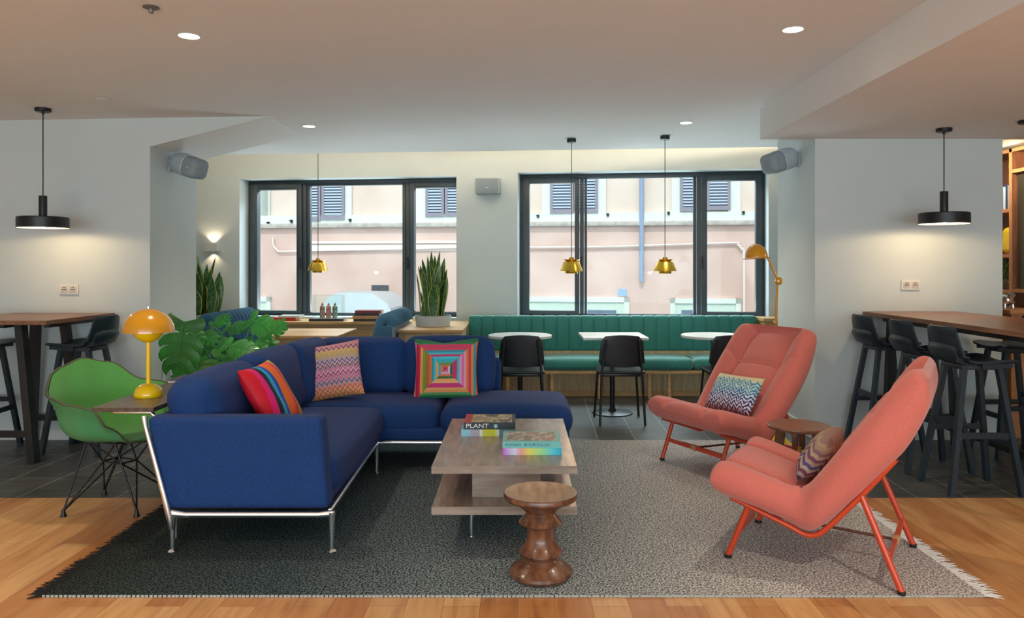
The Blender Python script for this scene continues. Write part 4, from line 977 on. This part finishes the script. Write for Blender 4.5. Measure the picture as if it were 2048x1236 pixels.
MB().box(BX0,BX1,8.14,8.45,.055,.268).build('plinth',OAKV,tb,0,M=I)
MB().box(BX0,BX1,8.12,8.45,.0,.055).build('skirting',OAK,tb,0,M=I)
for x in (-.1,.36,.86,1.38,1.585,2.05,2.56):
    MB().box(x-.017,x+.017,7.93,7.965,0,.268,.003).build('leg',OAK,tb,0,M=I)
# oak end ledge at the right of the bench
t=MB().box(2.63,3.02,8.12,8.47,.795,.83,.004).box(2.65,3.0,8.14,8.45,.0,.795).build('end_cabinet',OAK,None,0); tag(t,'low oak cabinet at right end of the teal bench, behind the floor lamp','cabinet')
# dining tables
def dtable(shape,x,y,label):
    t=thing('cafe_table',label,'table',(x,y,0),0,'white cafe tables along the bench')
    if shape=='round': MB().lathe([(0,.715),(.297,.715),(.300,.720),(.300,.737),(.297,.74),(0,.74)],n=64).build('table_top',STONE,t,30)
    else: MB().box(-.297,.297,-.29,.29,.715,.74,.003).build('table_top',STONE,t,30)
    MB().tube([(0,0,.02),(0,0,.70)],.024,18).build('column',BLACKM,t)
    MB().lathe([(0,0),(.19,0),(.19,.008),(.18,.013),(.04,.020),(.026,.05),(0,.05)],n=48).build('foot_disc',BLACKM,t,40)
    MB().box(-.12,.12,-.12,.12,.703,.715).build('mount_plate',BLACKM,t)
dtable('round',.025,7.18,'round white cafe table behind the sofa end, left of three')
dtable('square',.895,7.18,'square white cafe table in the middle of the bench')
dtable('round',1.85,7.18,'round white cafe table half hidden by the coral armchair')
def dchair(x,y,label):
    t=thing('dining_chair',label,'chair',(x,y,0),0,'black dining chairs at the bench')
    # faces +Y; rear feet at y=-.21
    def bk(i,j,f):
        u=(i/14-.5)*2; v=j/8
        w=.178+.028*(1-v); z=.50+.285*v
        k=max(0,(v-.82)/.18); w-=.03*k*k; k=max(0,(.14-v)/.14); w-=.03*k*k
        return Vector((u*w,-.175-.03*v+.022*(u*u)+(0 if f else .012),z-.012*u*u*(v>.5)+ .01*u*u*(v<.5)))
    m=MB(); m.grid(lambda i,j:bk(i,j,1),15,9); m.grid(lambda i,j:bk(i,j,0),15,9)
    idx=[(i,0) for i in range(15)]+[(14,j) for j in range(1,9)]+[(i,8) for i in range(13,-1,-1)]+[(0,j) for j in range(7,0,-1)]
    m.grid(lambda a,b:bk(*idx[a],b),len(idx),2,cu=True); m.build('backrest',BLACKC,t,50)
    m=MB().soft((0,.02,.455),(.41,.40,.022),.010,(0,0,-.004),5); m.build('seat',BLACKC,t,60)
    MB().box(-.17,.17,-.14,.17,.415,.443,.004).build('seat_frame',BLACKM,t)
    for s_ in (-1,1):
        MB().tube([(s_*.197,-.215,0),(s_*.178,-.175,.43),(s_*.145,-.212,.745)],.011,10).build('rear_leg',BLACKM,t)
        MB().tube([(s_*.205,.20,0),(s_*.175,.16,.44)],.011,10).build('front_leg',BLACKM,t)
    return t
dc=dchair(.915,6.83,'black dining chair in front of the square white table')
dup(dc,(.035,6.83,0),0,'black dining chair just right of the sofa, at round table')
dup(dc,(1.885,6.83,0),0,'black dining chair partly hidden by the farther coral armchair')
# ================================================================== LEFT NOOK
def nook_bench(x,face,label):
    t=thing('nook_bench',label,'bench',(x,8.0,0),0,'blue-teal nook benches')
    y0,y1=-.62,.60; n=12; w=(y1-y0)/n; b=MB()
    for k in range(n):
        yc=y0+(k+.5)*w
        pts=crom([(face*.06,yc,.46),(face*.045,yc,.62),(face*.02,yc,.78),(face*-.005,yc,.855),(face*-.05,yc,.875),(face*-.095,yc,.85),(face*-.10,yc,.80)],3)
        b.tube(pts,w/2,10,sq=('e',w/2+.003,.028))
    b.build('tufted_back',TEALB,t,40)
    MB().box(min(-face*.11,face*.03),max(-face*.11,face*.03),y0+.004,y1-.004,.0,.80).build('back_board',TEALB,t,0)
    MB().soft((face*.30,0,.40),(.46,y1-y0,.12),.04,(0,0,.01),6).build('seat_cushion',TEALB,t,60)
    MB().box(min(face*.05,face*.50),max(face*.05,face*.50),y0+.01,y1-.01,0,.34).build('seat_box',OAKV,t,0)
nook_bench(-2.98,1,'blue-teal tufted bench left of the oak nook table, behind monstera')
nook_bench(-1.33,-1,'blue-teal tufted bench right of the oak nook table, back toward bench')
t=thing('nook_table','oak table on a pedestal between two blue-teal benches','table',(-2.06,7.5,0))
MB().box(-.36,.385,-.42,.42,.705,.74,.003).build('table_top',OAK,t,30)
MB().box(-.06,.06,-.06,.06,.02,.705).box(-.2,.2,-.2,.2,0,.02).build('pedestal',OAKV,t,20)
# counters
t=thing('window_counter','oak counter under the left window holding books and a display case','counter',(-2.3,8.9,0)); I=Matrix.Translation((2.3,-8.9,0))
def cy(x): return A0-.13*x-.29
MB().prism([(-2.84,8.66,.725),(-1.212,8.66,.725),(-1.212,cy(-1.212),.725),(-2.84,cy(-2.84),.725)],(0,0,.028)).build('counter_top',OAK,t,0,M=I)
MB().prism([(-2.84,8.69,0),(-1.212,8.69,0),(-1.212,cy(-1.212)-.01,0),(-2.84,cy(-2.84)-.01,0)],(0,0,.725)).build('front_panel',OAK,t,0,M=I)
ZK=.753
t=thing('planter_console','oak box console carrying the snake plant beside the teal bench','console',(-.88,8.1,0)); I=Matrix.Translation((.88,-8.1,0))
MB().box(-1.205,-.545,7.60,8.88,.722,.75,.003).build('console_top',OAK,t,0,M=I)
MB().box(-1.195,-.555,7.62,8.86,0,.71).box(-1.19,-.56,7.63,8.85,.705,.725).build('console_body',OAKV,t,0,M=I)
t=thing('planter_console','oak box console at the left behind the pier, under snake plant','console',(-3.5,8.2,0)); I=Matrix.Translation((3.5,-8.2,0))
MB().box(-4.0,-3.115,7.75,8.9,.722,.75,.003).build('console_top',OAK,t,0,M=I)
MB().box(-3.99,-3.125,7.77,8.88,0,.722).build('console_body',OAKV,t,0,M=I)
# ---- plants
def snake(x,y,z,R,n,hmax,label,seed,big=False):
    rnd=random.Random(seed)
    t=thing('snake_plant',label,'potted plant',(x,y,z),0,'snake plants in grey bowls')
    MB().lathe([(0,0),(R*.88,0),(R*.92,.004),(R,.115),(R-.012,.115),(R-.02,.02),(0,.02)],n=56).build('planter',POT,t,35)
    MB().lathe([(0,.095),(R-.016,.093)],n=40).build('soil',SOIL,t)
    b=bmesh.new()
    for k in range(n):
        a=rnd.uniform(0,2*pi); rr=R*.72*math.sqrt(rnd.random()); h=hmax*rnd.uniform(.45,1.0)*(1-.35*(rr/R)); w0=rnd.uniform(.030,.046)*(1.0)
        bx,by=rr*math.cos(a),rr*math.sin(a); lean=rnd.uniform(.02,.16)+rr*.5; la=a+rnd.uniform(-.5,.5); tw=rnd.uniform(0,2*pi); 
        if big and k==0: h=hmax*.62; lean=.5; la=-.1
        prev=None; N=12
        for i in range(N+1):
            s=i/N; w=w0*(.55+1.0*math.sin(min(1,s*1.25)*pi/2)-.0)*(1-s**4)*.95+.0008; c=Vector((bx+math.cos(la)*lean*h*s**2.0,by+math.sin(la)*lean*h*s**2.0,.09+h*s*(1-(.25*lean*s if lean>.3 else 0))))
            q=tw+s*.5; R_=Vector((math.cos(q),math.sin(q),0)); N_=Vector((-math.sin(q),math.cos(q),0))
            pts=[c-R_*w,c-R_*w*.88+N_*.004,c+N_*(.012 if s<.9 else .004),c+R_*w*.88+N_*.004,c+R_*w,c+R_*w*.88-N_*.001,c+N_*.005,c-R_*w*.88-N_*.001]
            ring=[b.verts.new(p) for p in pts]
            if prev:
                for m in range(8):
                    f=b.faces.new((prev[m],prev[(m+1)%8],ring[(m+1)%8],ring[m])); f.material_index=1 if m in (0,3,4,7) else 0
            prev=ring
    mb=MB(); mb.merge(b); mb.build('leaves',[SNK,SNKE],t,60)
snake(-.90,8.10,.75,.195,27,.76,'snake plant in a pale grey bowl on oak console, before left window edge',5,True)
snake(-3.42,8.30,.75,.20,28,.70,'snake plant in a grey bowl at far left beside the glowing sconce',11)
def leafmesh(b,size,M,rnd):
    # monstera leaf: local x along midrib, y sideways
    nl=4
    for side in (-1,1):
        for k in range(nl):
            t0=-.12+k*.2325; t1=t0+.2325
            def outer(t): # half width profile
                u=(t+.30)/1.25; return .56*math.sin(max(0,min(1,u))*pi)**.5*(1.06-.34*u)
            rows=[]
            for i in range(6):
                r=i/5; gap=.0 if r<.5 else (.07+.05*(k%2))*((r-.5)/.5)
                row=[]
                for j in range(4):
                    s=j/3; s2=gap+(1-2*gap)*s; tt=t0+(t1-t0)*s2
                    reach=outer(tt+.0)*(1-.10*abs(s-.5)*2*(r>.8))
                    x=tt+.28*r*r*(.35+.65*tt)*(1 if k>0 else -.4)-(.12*r if k==0 else 0); y=side*r*reach
                    z=-.05*r*r-.10*x*x+.02*math.sin(s*pi)*(r>.1)
                    row.append(b.verts.new(M@Vector((x*size,y*size,z*size))))
                rows.append(row)
            for i in range(5):
                for j in range(3):
                    b.faces.new((rows[i][j],rows[i+1][j],rows[i+1][j+1],rows[i][j+1]))
        # tip
    tip=[b.verts.new(M@Vector(p)) for p in ((.81*size,0,-.06*size),(.80*size,.16*size,-.09*size),(.93*size,.12*size,-.11*size),(1.08*size,0,-.14*size),(.93*size,-.12*size,-.11*size),(.80*size,-.16*size,-.09*size))]
    b.faces.new(tip)
mo=thing('monstera_plant','large monstera with split green leaves behind the sofa corner','potted plant',(-2.45,6.45,0))
MB().lathe([(0,0),(.15,0),(.17,.01),(.20,.34),(.18,.34),(.165,.06),(0,.06)],n=40).build('pot',POT,mo,35)
MB().lathe([(0,.31),(.19,.31)],n=30).build('soil',SOIL,mo)
rnd=random.Random(3); b=bmesh.new(); stm=MB(); rib=MB()
leaves=[ # px x, y of leaf base(petiole joint), depth, size, midrib direction (x, y, z), face normal
 (366,655,5.93,.385,(-.15,-.1,-1),(-.1,-1,.15)),
 (352,700,6.3,.10,(-.4,0,-1),(0,-1,.2)),
 (377,660,6.42,.20,(.6,0,-.5),(.2,-.8,.6)),
 (400,668,6.5,.20,(1,-.1,-.35),(0,-.8,.6)),
 (455,655,6.6,.24,(.9,-.2,.1),(.1,-.6,.8)),
 (505,640,6.55,.27,(.75,-.2,-.35),(-.2,-.75,.6)),
 (500,690,6.45,.28,(.9,-.1,.0),(.1,-.7,.7)),
 (455,690,6.35,.30,(.9,-.2,-.15),(0,-.55,.8)),
 (440,715,6.25,.30,(-.3,-.4,-.6),(0,-.8,.6)),
 (470,720,6.20,.28,(.6,-.3,-.5),(.1,-.8,.6)),
 (400,725,6.35,.26,(.4,-.3,-.7),(0,-.8,.5)),
 (425,650,6.7,.20,(.8,.1,.5),(.1,-.6,.8)),
 (530,700,6.4,.24,(.8,-.1,-.4),(.2,-.7,.6)),
 (480,700,6.5,.24,(-.6,-.1,.3),(-.1,-.7,.7)),
 (410,700,6.6,.22,(-.5,0,.5),(0,-.9,.4)),
 (385,745,6.3,.22,(-.6,-.2,-.2),(0,-.7,.7)),
 (540,665,6.45,.20,(.5,-.1,.3),(0,-.9,.4)),
]
for (x,y,Y,s,mr,nn) in leaves:
    s=s*.84 if s<.35 else s
    c=P(x,y,Y)-Vector((-2.45,6.45,0)); X=Vector(mr).normalized(); N=Vector(nn); N=(N-X*N.dot(X)).normalized(); Yv=N.cross(X)
    M=Matrix(((X.x,Yv.x,N.x,c.x),(X.y,Yv.y,N.y,c.y),(X.z,Yv.z,N.z,c.z),(0,0,0,1)))
    leafmesh(b,s,M,rnd)
    base_=Vector((rnd.uniform(-.06,.06),rnd.uniform(-.06,.06),.31)); mid=(base_+c)/2+Vector((rnd.uniform(-.05,.05),.02,.10))
    stm.tube(crom([base_,mid,c],5),.006,6)
    for sd_ in (-1,1):
        for kk in range(4):
            t0=-.0+kk*.2325; w_=.46*math.sin(max(0,min(1,(t0+.30)/1.25))*pi)**.5*(1.06-.34*(t0+.3)/1.25)
            rib.tube([M@Vector((t0*s,0,.005)),M@Vector(((t0+.07)*s,sd_*.5*w_*s,.004-.0*s)),M@Vector(((t0+.20)*s,sd_*.92*w_*s,-.05*s))],[.0018,.0014,.0006],4)
    rib.tube([M@Vector((-.05*s,0,.006)),M@Vector((.4*s,0,-.006*s)),M@Vector((.95*s,0,-.09*s))],[.004,.003,.001],5)
mb=MB(); mb.merge(b)
for f_ in rib.bm.faces: f_.material_index=1
mb.merge(rib.bm); mb.build('leaves',[LEAF,STEM],mo,50)
stm.build('stems',STEM,mo,50)
# ---- items on the counter
RED=plain('red_cover','#c0282c'); BLK=plain('charcoal_cover','#26262c',noise=.2); MAR=plain('maroon_cover','#7a2a30',noise=.1); TAN=plain('tan_cover','#b48a5e',noise=.1); GRC=plain('grey_cover','#8d9298'); PAL=plain('pale_cover','#cfd4d6')
def cpos(x,y): 
    Y=(H-ZK)*F/(y-CY); return Vector(((x-CX)*Y/F,Y,ZK))
def bk2(x,y,w,dd,h,z,cov,label,rz=0,g='books on the window counter'):
    p=cpos(x,y); p.z=ZK+z; p.y+=dd/2; return book('book',label,p,(w,dd,h),rz,cov,group=g)
bk2(568,642,.27,.20,.040,0,RED,'thick red book lying at the left end of the window counter')
bk2(578,642,.25,.20,.022,.040,PAL,'pale book lying on top of the red one on window counter')
bk2(733,643,.30,.22,.030,0,BLK,'charcoal book at the bottom of the stack on window counter')
bk2(731,643,.30,.20,.036,.030,TAN,'tan book second from bottom in the window counter stack')
bk2(733,643,.29,.20,.030,.066,BLK,'charcoal book third from bottom in the window counter stack')
bk2(736,643,.30,.20,.030,.096,MAR,'maroon book on top of the window counter stack')
p=cpos(652,643)
bb=book('book','long dark book lying under the clear acrylic case',(p.x,p.y+.13,ZK),(.40,.25,.030),0,BLK,group='books on the window counter')
ac=thing('acrylic_case','clear acrylic display case over three painted cans on window counter','display case',(p.x+.0,p.y+.13,ZK+.030))
m=MB(); w_,d_,h_=.34,.17,.27; e=.004
m.box(-w_/2,w_/2,-d_/2,-d_/2+e,0,h_).box(-w_/2,w_/2,d_/2-e,d_/2,0,h_).box(-w_/2,-w_/2+e,-d_/2+e,d_/2-e,0,h_).box(w_/2-e,w_/2,-d_/2+e,d_/2-e,0,h_).box(-w_/2+e,w_/2-e,-d_/2+e,d_/2-e,h_-e,h_)
m.build('case_walls',ACR,ac,0); MB().box(-w_/2,w_/2,-d_/2,d_/2,-.0005,.003).build('case_base',PAL,ac,0)
for dx,c,lb in ((-.075,['#7a2a28','#d8b0a0','#6a3a38','#e0c8b8'],'painted can with red brown pattern, left in acrylic case'),(-.002,['#a86a60','#e8c8b8','#b84a48','#d8a090'],'painted can with pink pattern, middle in acrylic case'),(.072,['#2a4a30','#b0c0a8','#283830','#d8d8c8'],'painted can with dark green pattern, right in acrylic case')):
    t=thing('painted_can',lb,'spray can',(p.x+dx,p.y+.13,ZK+.033),0,'cans in the acrylic case')
    MB().lathe([(0,0),(.027,0),(.029,.004),(.029,.128),(.024,.14),(.012,.147)],n=28).build('can_body',picm('can_art_'+str(int((dx+1)*1000)),c,40),t,35)
    MB().lathe([(.012,.146),(.012,.160),(.006,.164),(.006,.176),(0,.178)],n=16).build('nozzle',plain('nozzle_'+str(int((dx+1)*1000)),c[0]),t,35)
# ================================================================== BOOKCASE beyond the right wall
XB=4.27
bcs=thing('bookcase','tall warm wood bookcase in the next room at the right edge','bookcase',(XB,6.9,0)); I=Matrix.Translation((-XB,-6.9,0))
SHW=mat('warm_bookcase_wood','#6f4630',.45,col2='#8d5c3f',nscale=4,stretch=(8,8,1),detail=5); SHE=mat('bookcase_edge','#b37a50',.4,noise=.1)
def bz(x,y): # point on the bookcase front plane X=XB
    Y=XB*F/(x-CX); return (Y,H-(y-CY)*Y/F)
ztop=bz(2012,300)[1]; z4=bz(2012,418)[1]; z3=bz(2012,508)[1]; z2=bz(2012,580)[1]
MB().box(XB,XB+.3,6.1,7.6,ztop-.03,ztop).box(XB,XB+.3,7.57,7.6,0,ztop).box(XB+.28,XB+.3,6.1,7.6,0,ztop).box(XB,XB+.3,6.1,6.13,0,ztop).build('carcass',SHW,bcs,0,M=I)
yd=bz(2021.5,400)[0]
MB().box(XB,XB+.28,yd-.015,yd+.015,0,ztop-.03).build('divider',SHW,bcs,0,M=I)
for z in (z4,z3,z2): MB().box(XB,XB+.28,yd,7.57,z-.03,z).build('shelf',SHE,bcs,0,M=I)
zu=bz(2036,337)[1]; zl=bz(2036,578)[1]
for z in (zu,zl): MB().box(XB,XB+.28,6.13,yd-.015,z-.03,z).build('shelf',SHE,bcs,0,M=I)
MB().box(XB-.004,XB+.002,yd-.018,yd+.018,0,ztop).box(XB-.004,XB+.002,6.1,7.6,ztop-.03,ztop).build('front_edging',SHE,bcs,0,M=I)
t=MB().box(XB+.04,XB+.07,6.14,yd-.03,zl+.0,zu-.035).build('wall_screen',mat('bronze_screen','#2c2a22',.3,col2='#4a4232',nscale=2,stretch=(1,1,.3)),None,0); tag(t,'dark bronze screen panel in the bookcase at right edge','screen')
YLW=plain('yellow_cover','#e8c21e',noise=.05)
yy=6.16
for k,c in enumerate(('#e0b848','#d8a040','#e8cc70','#c89a50')):
    t=MB().box(XB+.03,XB+.25,yy,yy+.19,zu+.0+k*.028,zu+.026+k*.028,.002,1).build('book',plain('warm_yellow_cover_%d'%k,c),None,0); tag(t,'yellow toned book in the pile on top shelf of the bookcase','book','yellow books piled in the bookcase')
yy=yd+.03
for k,c in enumerate(('#3a5a80','#8aa0b8','#2a3a58','#c8d0d8','#4a6a90')):
    if yy+.03<7.5:
        t=MB().box(XB+.03,XB+.22,yy,yy+.028,z4,z4+.20+.01*(k%3),.002,1).build('book',plain('blue_cover_%d'%k,c),None,0); tag(t,'bluish book standing upright on the bookcase shelf','book','blue books upright in the bookcase'); yy+=.031
t=MB().soft((XB+.13,yd+.12,z3+.12),(.18,.18,.238),.05,n=4).build('yellow_jar',YLW,None,60); tag(t,'rounded bright yellow jar on the bookcase shelf','jar')
t=thing('trailing_plant','bushy green trailing plant in the lower bookcase bay','plant',(XB+.13,yd+.13,z2))
MB().lathe([(0,0),(.05,0),(.06,.08),(.05,.08),(0,.06)],n=24).build('pot',POT,t)
b=bmesh.new(); rnd=random.Random(9)
for k in range(420):
    c=Vector((rnd.uniform(-.12,.10),rnd.gauss(0,.055),.02+rnd.random()*.25)); a=Vector((rnd.uniform(-1,1),rnd.uniform(-1,1),rnd.uniform(-1,1))).normalized()*.016; e_=a.cross(Vector((.3,.5,1))).normalized()*.009
    vs=[b.verts.new(p) for p in (c-a,c+e_,c+a,c-e_)]; b.faces.new(vs)
mb=MB(); mb.merge(b); mb.build('foliage',mat('small_leaf_green','#4a7a34',.6,noise=.4,nscale=30),t,0)
# low cabinet with a silver ornament
orn=thing('silver_ornament','silver crumpled animal shaped ornament at the right edge behind high table','ornament',(XB-.14,6.45,1.035))
SIL=mat('silver_foil','#c9cdd0',.25,metal=.9,noise=.2,nscale=30,bump=.6,bscale=60)
MB().soft((0,0,.07),(.10,.20,.08),.035,(0,0,.01),4).tube(crom([(0,.09,.08),(0,.13,.12),(0,.16,.16)],3),[.02]*3+[.012]*3+[.006],8).tube([(0,-.07,.07),(0,-.10,.12)],.03,8).build('body',SIL,orn,60)
for s_ in (-1,1):
    for q_ in (-1,1): MB().tube([(s_*.03,q_*.06,.06),(s_*.035,q_*.065,0)],.012,8).build('leg',SIL,orn)
t=MB().box(XB-.30,XB-.002,6.12,7.2,1.0,1.035,.003).box(XB-.28,XB-.01,6.14,7.18,0,1.0).build('low_sideboard',SHE,None,0); tag(t,'warm wood sideboard below the bookcase at right edge','sideboard')
struct('trim_3',MB().box(XB-.05,6,6.1,10.2,ztop+.02,3.02),mat('cream_bulkhead','#f0e4d0',.7))
spot('bookcase_light',(XB-.35,6.35,2.35),30,(1,.85,.62),140,.8,(.6,.3,-.6))
